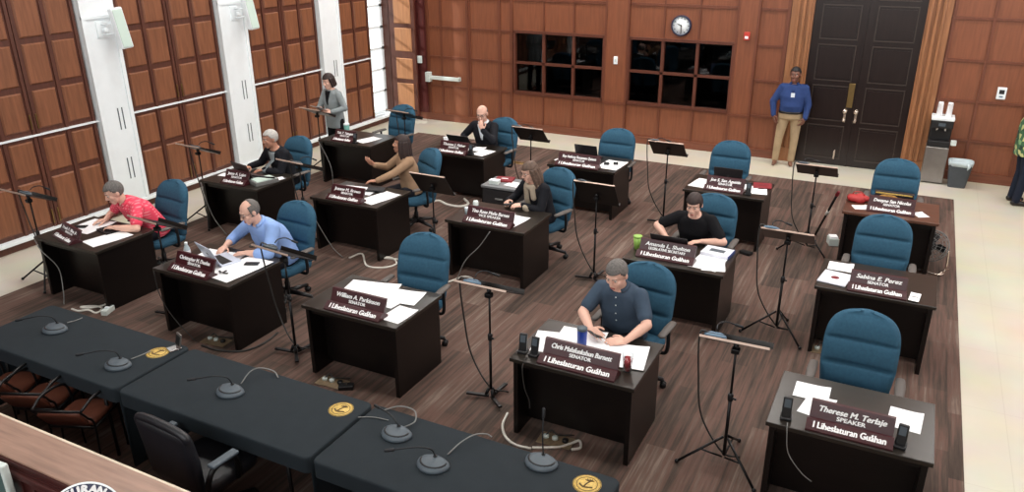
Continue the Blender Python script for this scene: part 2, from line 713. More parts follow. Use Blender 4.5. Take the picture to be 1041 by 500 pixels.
# plain field pieces around the openings
DX0, DX1, DZ = -1.73, 0.0, 3.6
xs = [XL-0.3, WIN[0][0], WIN[0][1], WIN[1][0], WIN[1][1], DX0, DX1, XR+0.15]
for i in range(len(xs)-1):
    x0, x1 = xs[i], xs[i+1]
    if i in (1, 3):
        b.box(x0, x1, YB, YB+0.12, 0, WZ0, w)
        b.box(x0, x1, YB, YB+0.12, WZ1, CEIL, w)
    elif i == 5:
        b.box(x0, x1, YB, YB+0.12, DZ, CEIL, w)
    else:
        b.box(x0, x1, YB, YB+0.12, 0, CEIL, w)
ZR = [0.77, 1.40, 2.03, 2.66, 3.30, 3.95, 4.6, 5.3]


def rails(x0, x1, zs, hw=0.02, d=0.024):
    for z in zs:
        b.box(x0, x1, YB-d, YB, z-hw, z+hw, r_)


def stile(x, hw=0.04, z0=0.0, z1=CEIL, d=0.026):
    b.box(x-hw*0.7, x+hw*0.7, YB-d, YB, z0, z1, r_)


for x in (-9.27, -8.58, -7.86, -7.58):
    stile(x, 0.03 if x == -9.27 else 0.045)
rails(-9.68, -7.55, ZR)
b.box(-9.70, -9.64, YB-0.03, YB, 0, CEIL, r_)
# pilaster between the windows and beyond
b.box(-5.50, -5.05, YB-0.05, YB, 0, CEIL, w)
b.box(-5.52, -5.48, YB-0.06, YB, 0, CEIL, r_)
b.box(-5.07, -5.03, YB-0.06, YB, 0, CEIL, r_)
b.box(-5.5, -5.05, YB-0.07, YB, 0.74, 0.79, r_)
b.box(-3.0, -2.64, YB-0.05, YB, 0, CEIL, w)
b.box(-3.02, -2.98, YB-0.06, YB, 0, CEIL, r_)
b.box(-2.66, -2.62, YB-0.06, YB, 0, CEIL, r_)
b.box(-3.0, -2.64, YB-0.07, YB, 0.72, 0.77, r_)
for wx0, wx1 in WIN:
    for z0, z1 in ((0.2, 0.74), (2.08, 2.64), (2.7, 3.28), (3.32, 3.95), (3.97, 4.6)):
        b.box(wx0, wx1, YB-0.022, YB, z1, z1+0.05, r_)
    for k in (1, 2):
        x = wx0+(wx1-wx0)*k/3
        stile(x, 0.022, 0.15, 0.74)
        stile(x, 0.022, 2.08, CEIL)
rails(-2.62, -2.13, [0.76, 1.41, 2.03, 2.66, 3.3, 3.9])
b.box(-2.17, -2.11, YB-0.03, YB, 0, CEIL, r_)
for x in (0.40, 0.97, 1.66, 2.35, 3.0, 3.65):
    stile(x, 0.03)
rails(0.36, XR, [0.68, 1.33, 1.98, 2.64, 3.3, 3.95])
b.box(1.74, 1.92, YB-0.06, YB, 0, CEIL, r_)
struct(b.build('wall_back'))
b = MB()
for x0, x1 in ((XL, -2.11), (0.36, XR)):
    b.box(x0, x1, YB-0.045, YB-0.0, 0, 0.14)
    b.box(x0, x1, YB-0.055, YB-0.0, 0, 0.03)
    b.box(x0, x1, YB-0.052, YB-0.0, 0.125, 0.15)
struct(b.build('baseboard_back', M['wallwoodx']))

# windows in the back wall, a dark booth behind
n = 1
for wx0, wx1 in WIN:
    b = MB()
    y0, y1 = YB-0.05, YB+0.10
    fw = 0.045
    b.box(wx0-0.02, wx1+0.02, y0, y1, WZ0-0.03, WZ0+0.02)
    b.box(wx0-0.02, wx1+0.02, y0, y1, WZ1-0.02, WZ1+0.03)
    b.box(wx0-0.02, wx0+0.025, y0, y1, WZ0, WZ1)
    b.box(wx1-0.025, wx1+0.02, y0, y1, WZ0, WZ1)
    for k in (1, 2):
        x = wx0+(wx1-wx0)*k/3
        b.box(x-0.028, x+0.028, y0+0.03, y1, WZ0, WZ1)
    b.box(wx0, wx1, y0+0.03, y1, 1.386, 1.434)
    win = struct(b.build('window_%d' % n, M['windowframe']))
    b = MB()
    b.box(wx0, wx1, YB+0.04, YB+0.048, WZ0, WZ1)
    b.build('pane', M['window'], win)
    b = MB()
    b.box(wx0-0.3, wx1+0.25, YB+1.5, YB+1.6, 0, 3)
    b.box(wx0-0.35, wx0-0.3, YB+0.12, YB+1.6, 0, 3)
    b.box(wx1+0.2, wx1+0.25, YB+0.12, YB+1.6, 0, 3)
    b.box(wx0-0.3, wx1+0.25, YB+0.12, YB+1.6, -0.1, 0)
    b.box(wx0-0.3, wx1+0.25, YB+0.12, YB+1.6, 2.9, 3)
    # console in the booth
    b.box(wx0+0.1, wx1-0.1, YB+0.6, YB+1.1, 0.7, 0.75, M['booth'])
    b.box(wx0+0.9, wx0+1.3, YB+0.7, YB+0.75, 1.5, 1.75, M['booth'])
    struct(b.build('wall_booth_%d' % n, M['booth']))
    n += 1

# ---- double door with casings
b = MB()
for s, (x0, x1) in enumerate(((DX0, DX0+0.862), (DX0+0.868, DX1))):
    b.box(x0, x1, YB+0.0, YB+0.06, 0.01, DZ, M['doordark'])
    for z0, z1 in ((0.12, 0.72), (0.80, 1.42), (1.50, 2.12), (2.20, 2.78), (2.86, 3.48)):
        frame_box(b, x0+0.13, x1-0.11, z0, z1, YB+0.0, 0.018, 0.012, M['doorline'])
        b.box(x0+0.17, x1-0.15, YB-0.008, YB, z0+0.05, z1-0.05, M['doordark'])
b.box(DX0+0.84, DX0+0.89, YB+0.015, YB+0.07, 0.0, DZ, M['doordark'])
b.box(DX0, DX1, YB+0.06, YB+0.1, 0, 0.03, M['doordark'])
door = struct(b.build('door_1'))
b = MB()
b.box(-1.0, -0.90, YB-0.02, YB+0.002, 1.06, 1.48, bev=0.006)
b.build('push_plate', M['brass'], door)
for x in (-1.0, -0.82):
    b = MB()
    b.lathe([(0.035, 0), (0.035, 0.01), (0.012, 0.015), (0.012, 0.05), (0.035, 0.06), (0.04, 0.08), (0.03, 0.1), (0.0001, 0.105)],
            mtx=Matrix.Translation((x, YB, 1.0)) @ Matrix.Rotation(PI/2, 4, 'X'))
    b.box(x-0.02, x+0.02, YB-0.03, YB, 0.80, 1.0, bev=0.008)
    b.ball((x, YB-0.05, 0.84), 0.03)
    b.build('handle', M['nickel'], door)
b = MB()
b.box(-1.09, -1.06, YB-0.025, YB, 0.12, 0.28, bev=0.006)
b.build('foot_bolt', M['nickel'], door)
b = MB()
for x0, x1, s in ((-2.10, DX0, 1), (DX1, 0.36, -1)):
    b.box(x0, x1, YB-0.05, YB+0.02, 0, 4.6)
    for k in range(3):
        xx = x0+(0.09 if s > 0 else 0.03)+k*0.095
        b.box(xx, xx+0.05, YB-0.085-0.02*(k == 1), YB-0.04, 0.25, 4.5, bev=0.012)
    b.box(x0-0.0, x1+0.0, YB-0.10, YB, 0, 0.25)
b.box(-2.10, 0.36, YB-0.05, YB+0.02, DZ, 4.6)
struct(b.build('trim_1', M['casing']))

# ---- panelled side door with a push bar (left part of the back wall)
b = MB()
b.box(-9.62, -8.60, YB-0.028, YB, 0.15, 3.2, M['wallwood'])
for z in ZR[:5]:
    b.box(-9.62, -8.60, YB-0.045, YB-0.02, z-0.028, z+0.028, M['wallrail'])
for x in (-9.60, -9.27, -8.62):
    b.box(x-0.025, x+0.025, YB-0.047, YB-0.02, 0.15, 3.2, M['wallrail'])
d2 = struct(b.build('door_2'))
b = MB()
b.box(-9.62, -8.80, YB-0.14, YB-0.08, 0.92, 1.0, bev=0.012)
b.box(-9.66, -9.54, YB-0.15, YB-0.04, 0.86, 1.07, bev=0.012)
b.box(-8.86, -8.80, YB-0.12, YB-0.04, 0.92, 1.0)
b.build('push_bar', M['bezel'], d2)
b = MB()
b.box(-9.92, -9.66, YB-0.04, YB, 0, CEIL)
b.box(-9.95, -9.90, YB-0.06, YB, 0, CEIL)
for z in ZR:
    b.box(-9.92, -9.66, YB-0.05, YB, z-0.02, z+0.02)
struct(b.build('trim_2', M['darkpost']))

# ------------------------------------------------------------------ left wall
PIL = [(4.80, 5.38), (7.23, 7.78), (9.68, 10.27), (12.15, 12.74)]
BAYS = [(5.38, 7.23), (7.78, 9.68), (10.27, 12.15), (12.74, 13.76)]
OPEN = (13.76, 14.50)
b = MB()
b.box(XL-0.25, XL-0.06, YF-0.2, OPEN[0], 0, CEIL)
b.box(XL-0.25, XL-0.06, OPEN[1], YB+0.2, 0, CEIL)
b.box(XL-0.25, XL-0.06, OPEN[0], OPEN[1], 3.6, CEIL)
b.box(XL-0.06, XL, YF-0.2, 4.8, 0, CEIL)
b.box(XL-0.06, XL, OPEN[1], YB, 0, CEIL)
struct(b.build('wall_left', M['shutterframe']))
b = MB()
b.box(XL-0.06, XL+0.02, YF, YB-0.05, 0, 0.115)
struct(b.build('baseboard_left', M['shutterframe']))
b = MB()
b.box(XL-0.06, XL+0.10, YF, 14.2, 0.115, 0.165, bev=0.008)
struct(b.build('trim_3', M['white']))
n = 4
for y0, y1 in PIL:
    b = MB()
    b.box(XL-0.06, XL+0.08, y0, y1, 0.165, CEIL)
    b.box(XL+0.07, XL+0.10, y0+0.0, y0+0.07, 0.165, CEIL, bev=0.006)
    b.box(XL+0.07, XL+0.10, y1-0.06, y1, 0.165, 2.86, bev=0.006)
    b.box(XL+0.07, XL+0.105, y0-0.0, y1, 2.86, 2.90)
    p = struct(b.build('trim_%d' % n, M['white']))
    for zc in (1.43, 0.68):
        for dy in (-0.035, 0.035):
            b = MB()
            yc = (y0+y1)/2+dy+0.06
            b.box(XL+0.078, XL+0.082, yc-0.009, yc+0.009, zc-0.16, zc+0.16)
            b.build('vent_slot', M['micgrey'], p)
    n += 1
ZL = [(0.21, 0.86), (0.92, 1.40), (1.52, 2.04), (2.10, 2.64), (2.70, 3.30), (3.36, 3.97), (4.04, 4.7), (4.78, 5.5)]
n = 3


def shutter_leaf(mb, y0, y1, rows=ZL):
    """panelled leaf in the plane of the left wall: two columns of raised panels"""
    mb.box(XL-0.05, XL, y0, y1, rows[0][0]-0.06, rows[-1][1]+0.05, M['shutterframe'])
    cw = (y1-y0)/2
    for c in (0, 1):
        a = y0+c*cw+(0.06 if c == 0 else 0.036)
        e = y0+(c+1)*cw-(0.036 if c == 0 else 0.06)
        for z0, z1 in rows:
            # bevelled raised panel
            mb.prism([(0, 0), (1, 0), (1, 1), (0, 1)], 0, 0.001, M['shutterpanel']) if False else None
            t = bmesh.new()
            bmesh.ops.create_cube(t, size=1)
            for v in t.verts:
                k = 0.028 if v.co.x > 0 else 0.0
                yy = (a+k) if v.co.y < 0 else (e-k)
                zz = (z0+k) if v.co.z < 0 else (z1-k)
                v.co = V((XL+0.022 if v.co.x > 0 else XL-0.01, yy, zz))
            mb.take(t, M['shutterpanel'])
    for yy in (y0+0.025, y0+cw, y1-0.025):
        mb.box(XL, XL+0.018, yy-0.022, yy+0.022, rows[0][0]-0.05, rows[-1][1]+0.05, M['shutterframe'])


for i, (y0, y1) in enumerate(BAYS):
    root = struct(empty('door_%d' % n, (0, 0, 0)))
    leafs = [(y0+0.03, (y0+y1)/2-0.004), ((y0+y1)/2+0.004, y1-0.03)] if i < 3 else [(y0+0.03, y1)]
    for q, (a, e) in enumerate(leafs):
        for rows, nm in ((ZL[:2], 'lower_leaf'), (ZL[2:], 'upper_leaf')):
            b = MB()
            shutter_leaf(b, a, e, rows)
            lf = b.build(nm, None, root)
            b = MB()
            yb = e-0.04 if q == 0 else a+0.04
            zb = 0.22 if nm == 'lower_leaf' else 1.54
            b.box(XL+0.016, XL+0.03, yb-0.008, yb+0.008, zb, zb+0.2)
            b.build('slide_bolt', M['brass'], lf)
    b = MB()
    b.box(XL-0.04, XL+0.035, y0+0.03, y1-0.0, 1.445, 1.468)
    b.build('white_rail', M['white'], root)  # white strip drawn for light leaking between upper and lower leaves
    n += 1
# the open leaf, swung in against the back wall
root = struct(empty('door_%d' % n))
b = MB()
ly = OPEN[1]-0.02
b.box(XL+0.06, XL+0.70, ly-0.045, ly, 0.17, 3.6, M['shutterframe'])
for z0, z1 in ZL[:5]:
    for x0, x1 in ((XL+0.17, XL+0.63),):
        t = bmesh.new()
        bmesh.ops.create_cube(t, size=1)
        for v in t.verts:
            k = 0.03 if v.co.y < 0 else 0
            v.co = V((x0+k if v.co.x < 0 else x1-k, ly-0.062 if v.co.y < 0 else ly-0.03, z0+k if v.co.z < 0 else z1-k))
        b.take(t, M['leafwood'])
b.build('open_leaf', None, root)
n += 1
# glazed outer door in the opening and the bright terrace beyond
root = struct(empty('door_%d' % n))
b = MB()
gx = XL-0.2
for y0_, y1_ in ((OPEN[0], OPEN[0]+0.09), (OPEN[1]-0.09, OPEN[1])):
    b.box(gx-0.03, gx+0.03, y0_, y1_, 0.15, 3.6)
for z in (0.17, 0.62, 1.1, 1.55, 2.0, 2.45, 2.9, 3.5):
    b.box(gx-0.03, gx+0.03, OPEN[0], OPEN[1], z, z+0.05)
b.build('white_sash', M['white'], root)
b = MB()
b.box(gx-0.004, gx+0.004, OPEN[0]+0.05, OPEN[1]-0.05, 0.2, 3.55)
b.build('pane', M['clearpane'], root)
b = MB()
b.box(XL-0.25, XL+0.0, OPEN[0], OPEN[1], 0.0, 0.165)
struct(b.build('trim_%d' % 9, M['white']))
b = MB()
b.box(-13.2, -13.1, 9, 19, 0, 1.0)
struct(b.build('wall_exterior', M['whiteplaster']))

# ------------------------------------------------------------------ wall things
b_root = empty('wall_clock', (-4.03, YB-0.005, 2.31))
tag(b_root, 'round white wall clock with dark rim above the dark window beside the big door', 'clock')
RX = Matrix.Rotation(PI/2, 4, 'X')
b = MB()
b.lathe([(0.175, 0), (0.19, 0.01), (0.19, 0.04), (0.165, 0.05), (0.165, 0.02), (0.0001, 0.02)], mtx=RX, n=40)
b.build('rim', M['navy'], b_root)
b = MB()
b.lathe([(0.168, 0.022), (0.168, 0.028), (0.0001, 0.028)], mtx=RX, n=40)
face = b.build('dial', M['white'], b_root)
b = MB()
for k in range(12):
    a = k*PI/6
    b.box(-0.006, 0.006, -0.032, -0.028, 0.125, 0.15 if k % 3 else 0.155, mtx=Matrix.Rotation(a, 4, 'Y'))
b.build('hour_marks', M['black'], face)
for a, L in ((R(-65), 0.085), (R(178), 0.125)):
    b = MB()
    b.box(-0.007, 0.007, -0.036, -0.033, -0.015, L, mtx=Matrix.Rotation(a, 4, 'Y'))
    b.build('hand', M['black'], b_root)


def wall_plate(name, label, cat, x, z, w, h, m, d=0.03, inner=None, y=YB):
    r0 = empty(name, (x, y, z))
    tag(r0, label, cat)
    b = MB()
    b.box(-w/2, w/2, -d, 0, -h/2, h/2, bev=min(0.008, w/5))
    b.build('cover', M[m], r0)
    b = MB()
    if inner == 'display':
        b.box(-w*0.28, w*0.28, -d-0.004, -d+0.002, -h*0.05, h*0.3)
        b.build('display', M['micdark'], r0)
        b = MB()
        b.box(-w*0.2, w*0.2, -d-0.005, -d+0.002, -h*0.33, -h*0.22)
        b.build('button', M['micblue'], r0)
    elif inner == 'alarm':
        b.box(-w*0.3, w*0.3, -d-0.006, -d+0.002, -h*0.3, h*0.0)
        b.build('pull_bar', M['white'], r0)
    else:
        b.box(-w*0.16, w*0.16, -d-0.008, -d+0.002, -h*0.18, h*0.18)
        b.build('toggle', M['bezel'], r0)
    return r0


wall_plate('light_switch', 'white switch plate on the wood post between the two dark windows', 'switch', -5.27, 1.60, 0.08, 0.15, 'white', y=YB-0.05)
wall_plate('light_switch', 'white switch plate on the dark red post beside the push bar door', 'switch', -9.84, 1.32, 0.12, 0.16, 'bezel', y=YB-0.04)
wall_plate('fire_alarm', 'small red fire alarm box high on the wood post near the big door', 'alarm', -2.81, 2.19, 0.10, 0.14, 'alarm', 0.05, 'alarm', y=YB-0.05)
wall_plate('wall_reader', 'white wall reader with dark display on panelling above the grey bin', 'wall reader', 1.28, 1.50, 0.13, 0.19, 'white', 0.04, 'display')

for yc, lab in ((7.66, 'white column speaker on the white pilaster behind the man in pink'), (10.16, 'white column speaker on the white pilaster behind the grey-haired man in black')):
    r0 = empty('wall_speaker', (XL+0.30, yc, 2.72))
    tag(r0, lab, 'speaker', 'column speakers on the pilasters')
    b = MB()
    b.box(-0.06, 0.06, -0.085, 0.085, -0.28, 0.28, bev=0.02)
    b.build('cabinet', M['white'], r0, rot=(R(6), R(-4), R(-12)))
    b = MB()
    b.box(0.055, 0.068, -0.068, 0.068, -0.26, 0.26, bev=0.005)
    b.build('grille', M['speakergreen'], r0, rot=(R(6), R(-4), R(-12)))
    b = MB()
    b.box(-0.23, -0.20, -0.22, -0.06, -0.12, 0.10, bev=0.005)
    b.tube([(-0.2, -0.14, 0.06), (-0.12, -0.12, 0.06), (-0.05, -0.05, 0.05)], 0.014)
    b.tube([(-0.2, -0.14, -0.08), (-0.12, -0.12, -0.08), (-0.05, -0.05, -0.06)], 0.014)
    b.ball((-0.13, -0.13, -0.02), 0.04)
    b.build('bracket', M['white'], r0)

# water cooler, bin
r0 = empty('water_cooler', (0.52, 14.58, 0))
tag(r0, 'black and steel water cooler with paper cups on top beside the big door', 'water cooler')
b = MB()
b.box(-0.17, 0.17, -0.17, 0.17, 0.02, 0.62, bev=0.012)
b.build('base_cabinet', M['steel'], r0)
b = MB()
b.box(-0.165, 0.165, 0.02, 0.17, 0.62, 1.06, bev=0.012)
b.box(-0.165, 0.165, -0.16, 0.17, 0.62, 0.72, bev=0.012)
b.box(-0.165, 0.165, -0.16, 0.17, 0.93, 1.06, bev=0.012)
b.build('dispenser_head', M['black'], r0)
b = MB()
b.box(-0.17, 0.17, -0.165, 0.17, 1.06, 1.11, bev=0.01)
b.build('top_cover', M['white'], r0)
for x in (-0.06, 0.06):
    b = MB()
    b.lathe([(0.01, 0.87), (0.016, 0.87), (0.018, 0.93), (0.018, 0.935)], mtx=Matrix.Translation((x, -0.09, 0)))
    b.build('tap', M['chrome'], r0)
b = MB()
b.box(0.175, 0.26, -0.14, -0.04, 0.66, 0.74, bev=0.01)
b.build('cup_holder', M['bezel'], r0)
b = MB()
b.box(-0.05, 0.05, -0.168, -0.158, 0.97, 1.02)
b.build('control_panel', M['micgrey'], r0)
for i, x in enumerate((-0.07, 0.07)):
    b = MB()
    prof = [(0.045, 1.11)]
    for k in range(9):
        prof += [(0.045-0.0008*k, 1.115+0.024*k), (0.049-0.0008*k, 1.117+0.024*k), (0.043-0.0008*k, 1.135+0.024*k)]
    prof += [(0.034, 1.34)]
    b.lathe(prof, mtx=Matrix.Translation((0.52+x, 14.56, 0)))
    o = b.build('paper_cup_stack', M['paper'])
    tag(o, ['stack of white paper cups on the water cooler, on its big door side', 'stack of white paper cups on the water cooler, on its bin side'][i], 'cups', 'cup stacks on the water cooler')
r0 = empty('waste_bin', (0.90, 14.42, 0))
tag(r0, 'grey waste bin with a clear liner beside the water cooler', 'bin')
b = MB()
fr = (V((1, 0, 0)), V((0, 1, 0)))
b.loft([((0, 0, 0.0), 0.13, 0.10, fr), ((0, 0, 0.42), 0.18, 0.14, fr), ((0, 0, 0.42), 0.17, 0.13, fr), ((0, 0, 0.06), 0.12, 0.09, fr)], power=5, n=28, smooth=False)
b.build('bucket', M['bin'], r0)
b = MB()
b.loft([((0, 0, 0.36), 0.178, 0.138, fr), ((0, 0, 0.435), 0.19, 0.15, fr), ((0, 0, 0.44), 0.18, 0.14, fr), ((0.0, 0, 0.40), 0.15, 0.11, fr), ((0, 0, 0.33), 0.12, 0.09, fr)], power=4, n=28)
b.tube([(0.1, -0.13, 0.42), (0.12, -0.17, 0.38), (0.10, -0.175, 0.33)], [0.02, 0.025, 0.008])
b.build('liner', M['bag'], r0)

# ------------------------------------------------------------------ desks
DESK_H = 0.74
DW, DD = 1.07, 0.78
desk0 = empty('desk')
b = MB()
b.box(0, DW, 0, DD, DESK_H-0.035, DESK_H, bev=0.005)
b.build('desk_top', M['desktop'], desk0)
for x in (0.025, DW-0.065):
    b = MB()
    b.box(x, x+0.04, 0.03, DD-0.03, 0.0, DESK_H-0.035)
    b.build('side_panel', M['deskwood'], desk0)
b = MB()
b.box(0.065, DW-0.065, 0.22, 0.25, 0.06, DESK_H-0.035)
b.build('modesty_panel', M['deskwood'], desk0)
b = MB()
b.box(0.065, DW-0.065, 0.06, 0.085, DESK_H-0.10, DESK_H-0.035)
b.build('front_rail', M['deskwood'], desk0)
# name -> (front-left corner x, y, yaw)
DESKS = {
    'D1': (-8.72, 4.98), 'D2': (-6.74, 4.96), 'D3': (-4.77, 4.98), 'D4': (-2.58, 4.98), 'D5': (-0.54, 5.0),
    'D15': (-8.73, 7.42), 'D13': (-6.83, 7.52), 'D10': (-4.78, 7.56), 'D9': (-2.46, 7.38), 'D6': (-0.54, 7.55),
    'D14': (-8.72, 9.95), 'D12': (-6.72, 10.12), 'D11': (-4.68, 10.3), 'D8': (-2.54, 10.0), 'D7': (-0.53, 10.0)}
DLAB = {
    'D1': 'dark wood desk of the man in the pink shirt',
    'D2': 'dark wood desk of the bald man in light blue with a white laptop',
    'D3': 'dark wood desk under loose papers with an empty chair in the front row',
    'D4': 'dark wood desk with a blue tumbler and a red drink',
    'D5': 'dark wood desk of the front row beside the cream aisle, empty chair behind',
    'D15': 'dark wood desk of the grey-haired man in black by the shutters',
    'D13': 'dark wood desk of the woman in the tan blouse',
    'D10': 'dark wood desk of the woman with glasses and a cream scarf',
    'D9': 'dark wood desk of the person in black T-shirt with a green cup',
    'D6': 'dark wood desk in the middle of the aisle column with a white folder',
    'D14': 'dark wood desk beside the standing woman in a grey blazer',
    'D12': 'dark wood desk of the bald man in a black suit',
    'D11': 'dark wood desk with an empty chair in front of the dark windows',
    'D8': 'dark wood desk with a red folder and an open laptop, empty chair behind',
    'D7': 'dark wood desk with a red bag and printed box near the big door'}
first = True
for k, (x, y) in DESKS.items():
    d = desk0 if first else copy_tree(desk0)
    first = False
    d.location = (x, y, 0.006)
    tag(d, DLAB[k], 'desk', 'dark wood desks on the carpet')
    if k == 'D7':
        for c in [c for c in bpy.data.objects if c.parent == d and c.name.startswith('desk_top')]:
            c.data = c.data.copy()
            c.data.materials[0] = M['desktopred']
TOP = DESK_H+0.0065

# ------------------------------------------------------------------ blue office chairs
W2 = 0.285


def back_shape():
    NU, NV = 22, 52
    mb = MB()
    H0 = 0.665
    front, back = [], []
    for j in range(NV+1):
        v = 0.998*math.sin(PI/2*j/NV)
        t = max(0, (v-0.55)/0.45)
        w = W2*(0.90+0.10*min(1, v/0.35))
        w *= max(0.0, 1-t**3.0)**(1/2.6)
        tb = max(0, (0.08-v)/0.08)
        w *= max(0.0, 1-tb**3)**(1/3)
        w = max(w, 0.006)
        z = v*H0
        lean = -0.0+0.16*v*v*0.8
        groove = 0
        for gv, gd in ((0.36, 0.030), (0.66, 0.028)):
            groove += gd*math.exp(-((v-gv)/0.020)**2)
        bul = 0.03*abs(math.sin(PI*(v-0.36)/0.30))
        fr_, bk_ = [], []
        edge = max(0.0, 1-max(0, (v-0.85)/0.15)**2)**0.5*max(0.0, 1-max(0, (0.1-v)/0.1)**2)**0.5
        for i in range(NU+1):
            u = -1+2*i/NU
            s = max(0, 1-abs(u)**4)**0.5
            g = groove*max(0, 1-abs(u)**6)
            wrap = -0.035*abs(u)**2.2
            yf = lean+wrap-(0.028+0.045*s*edge+(bul*s*0.5))+g
            yb = lean+wrap*0.8+0.018+0.02*s*edge
            fr_.append(V((u*w, yf, z)))
            bk_.append(V((u*w, yb, z)))
        front.append(fr_)
        back.append(bk_)
    vs = [p for r in front for p in r]+[p for r in back for p in r]
    n = NU+1
    o = (NV+1)*n
    fs = []
    for j in range(NV):
        for i in range(NU):
            a = j*n+i
            fs.append((a, a+1, a+n+1, a+n))
            fs.append((o+a, o+a+n, o+a+n+1, o+a+1))
        fs.append((j*n, j*n+n, o+j*n+n, o+j*n))
        a = j*n+NU
        fs.append((a, o+a, o+a+n, a+n))
    for i in range(NU):
        fs.append((i, o+i, o+i+1, i+1))
        a = NV*n+i
        fs.append((a, a+1, o+a+1, o+a))
    mb.add(vs, fs, None, True)
    return mb


chair0 = empty('office_chair')
b = back_shape()
bk = b.build('backrest', M['blue'], chair0, loc=(0, 0.20, 0.455), rot=(R(-3), 0, 0))
b = MB()
b.loft([((0, -0.02, 0.40), 0.22, 0.21, fr), ((0, -0.02, 0.42), 0.265, 0.255, fr), ((0, -0.02, 0.455), 0.275, 0.265, fr),
        ((0, -0.02, 0.49), 0.265, 0.255, fr), ((0, -0.01, 0.505), 0.20, 0.19, fr)], power=3.6, n=40)
b.build('seat', M['blue'], chair0)
b = MB()
b.box(-0.05, 0.05, 0.12, 0.255, 0.385, 0.41, bev=0.005)
b.tube([(0, 0.23, 0.39), (0, 0.285, 0.42), (0, 0.29, 0.55), (0, 0.285, 0.75)], 0.025)
b.box(-0.14, 0.14, -0.14, 0.14, 0.375, 0.40, bev=0.006)
b.build('seat_bracket', M['black'], chair0)
for s in (-1, 1):
    b = MB()
    b.tube(spline([(s*0.2, 0.03, 0.395), (s*0.30, 0.03, 0.40), (s*0.325, 0.03, 0.48), (s*0.325, 0.02, 0.655)], 5), 0.018)
    arm = b.build('armrest', M['black'], chair0)
    b = MB()
    b.loft([((s*0.325, -0.19, 0.668), 0.012, 0.008, (V((1, 0, 0)), V((0, 0, 1)))), ((s*0.325, -0.17, 0.67), 0.034, 0.018, (V((1, 0, 0)), V((0, 0, 1)))),
            ((s*0.325, 0.0, 0.672), 0.04, 0.02, (V((1, 0, 0)), V((0, 0, 1)))), ((s*0.325, 0.13, 0.67), 0.034, 0.018, (V((1, 0, 0)), V((0, 0, 1)))),
            ((s*0.325, 0.15, 0.668), 0.012, 0.008, (V((1, 0, 0)), V((0, 0, 1))))], n=14)
    b.build('arm_pad', M['armgrey'], arm)
b = MB()
b.lathe([(0.03, 0.1), (0.03, 0.24), (0.022, 0.245), (0.022, 0.38)], n=14)
b.build('gas_lift', M['black'], chair0)
b = MB()
for k in range(5):
    a = k*2*PI/5+0.3
    b.tube([(0.02*math.cos(a), 0.02*math.sin(a), 0.125), (0.30*math.cos(a), 0.30*math.sin(a), 0.085)], [0.032, 0.02], n=8)
b.lathe([(0.045, 0.085), (0.05, 0.10), (0.05, 0.14), (0.035, 0.15)], n=14)
b.build('star_base', M['black'], chair0)
for k in range(5):
    a = k*2*PI/5+0.3
    b = MB()
    c = V((0.30*math.cos(a), 0.30*math.sin(a), 0.032))
    for s in (-1, 1):
        b.lathe([(0.031, -0.009), (0.031, 0.009)], n=14, mtx=Matrix.Translation(c+V((-math.sin(a), math.cos(a), 0))*0.016*s) @ Matrix.Rotation(a, 4, 'Z') @ Matrix.Rotation(PI/2, 4, 'X'))
    b.tube([c+V((0, 0, 0.0)), c+V((0, 0, 0.055))], 0.01)
    b.build('caster', M['black'], chair0)
CHAIRS = {
    'D1': (-8.02, 6.10, -6, 'blue fabric office chair behind the man in the pink shirt'),
    'D2': (-6.05, 6.14, -4, 'blue fabric office chair behind the bald man in light blue'),
    'D3': (-4.15, 5.93, 4, 'empty blue fabric office chair at the front desk under loose papers'),
    'D4': (-1.92, 6.20, -4, 'blue fabric office chair behind the man in the slate shirt'),
    'D5': (-0.03, 6.03, 0, 'empty blue fabric office chair in the front row beside the cream aisle'),
    'D15': (-8.12, 8.52, -6, 'blue fabric office chair behind the grey-haired man in black'),
    'D13': (-6.05, 8.82, -30, 'blue fabric office chair of the woman in the tan blouse'),
    'D10': (-3.97, 8.70, -16, 'blue fabric office chair behind the woman with the cream scarf'),
    'D9': (-1.85, 8.50, -2, 'blue fabric office chair behind the person in black T-shirt'),
    'D6': (-0.02, 8.58, 0, 'empty blue fabric office chair at the desk with a white folder'),
    'D14': (-8.00, 11.10, -8, 'empty blue fabric office chair behind a music stand near the bright opening'),
    'D12': (-5.92, 10.98, -8, 'blue fabric office chair behind the bald man in a suit'),
    'D11': (-3.94, 11.06, 0, 'empty blue fabric office chair below the dark windows'),
    'D8': (-2.20, 11.06, 0, 'empty blue fabric office chair at the desk with a red folder'),
    'D7': (0.0, 11.06, 0, 'empty blue fabric office chair nearest the water cooler')}
first = True
for k, (x, y, a, lab) in CHAIRS.items():
    c = chair0 if first else copy_tree(chair0)
    first = False
    c.location = (x, y, 0.006)
    c.rotation_euler = (0, 0, R(a))
    tag(c, lab, 'chair', 'blue office chairs behind the desks')

# ------------------------------------------------------------------ name plates
FORW = Matrix(((1, 0, 0, 0), (0, 0, -1, 0), (0, 1, 0, 0), (0, 0, 0, 1)))   # text plane xy -> xz, facing -y


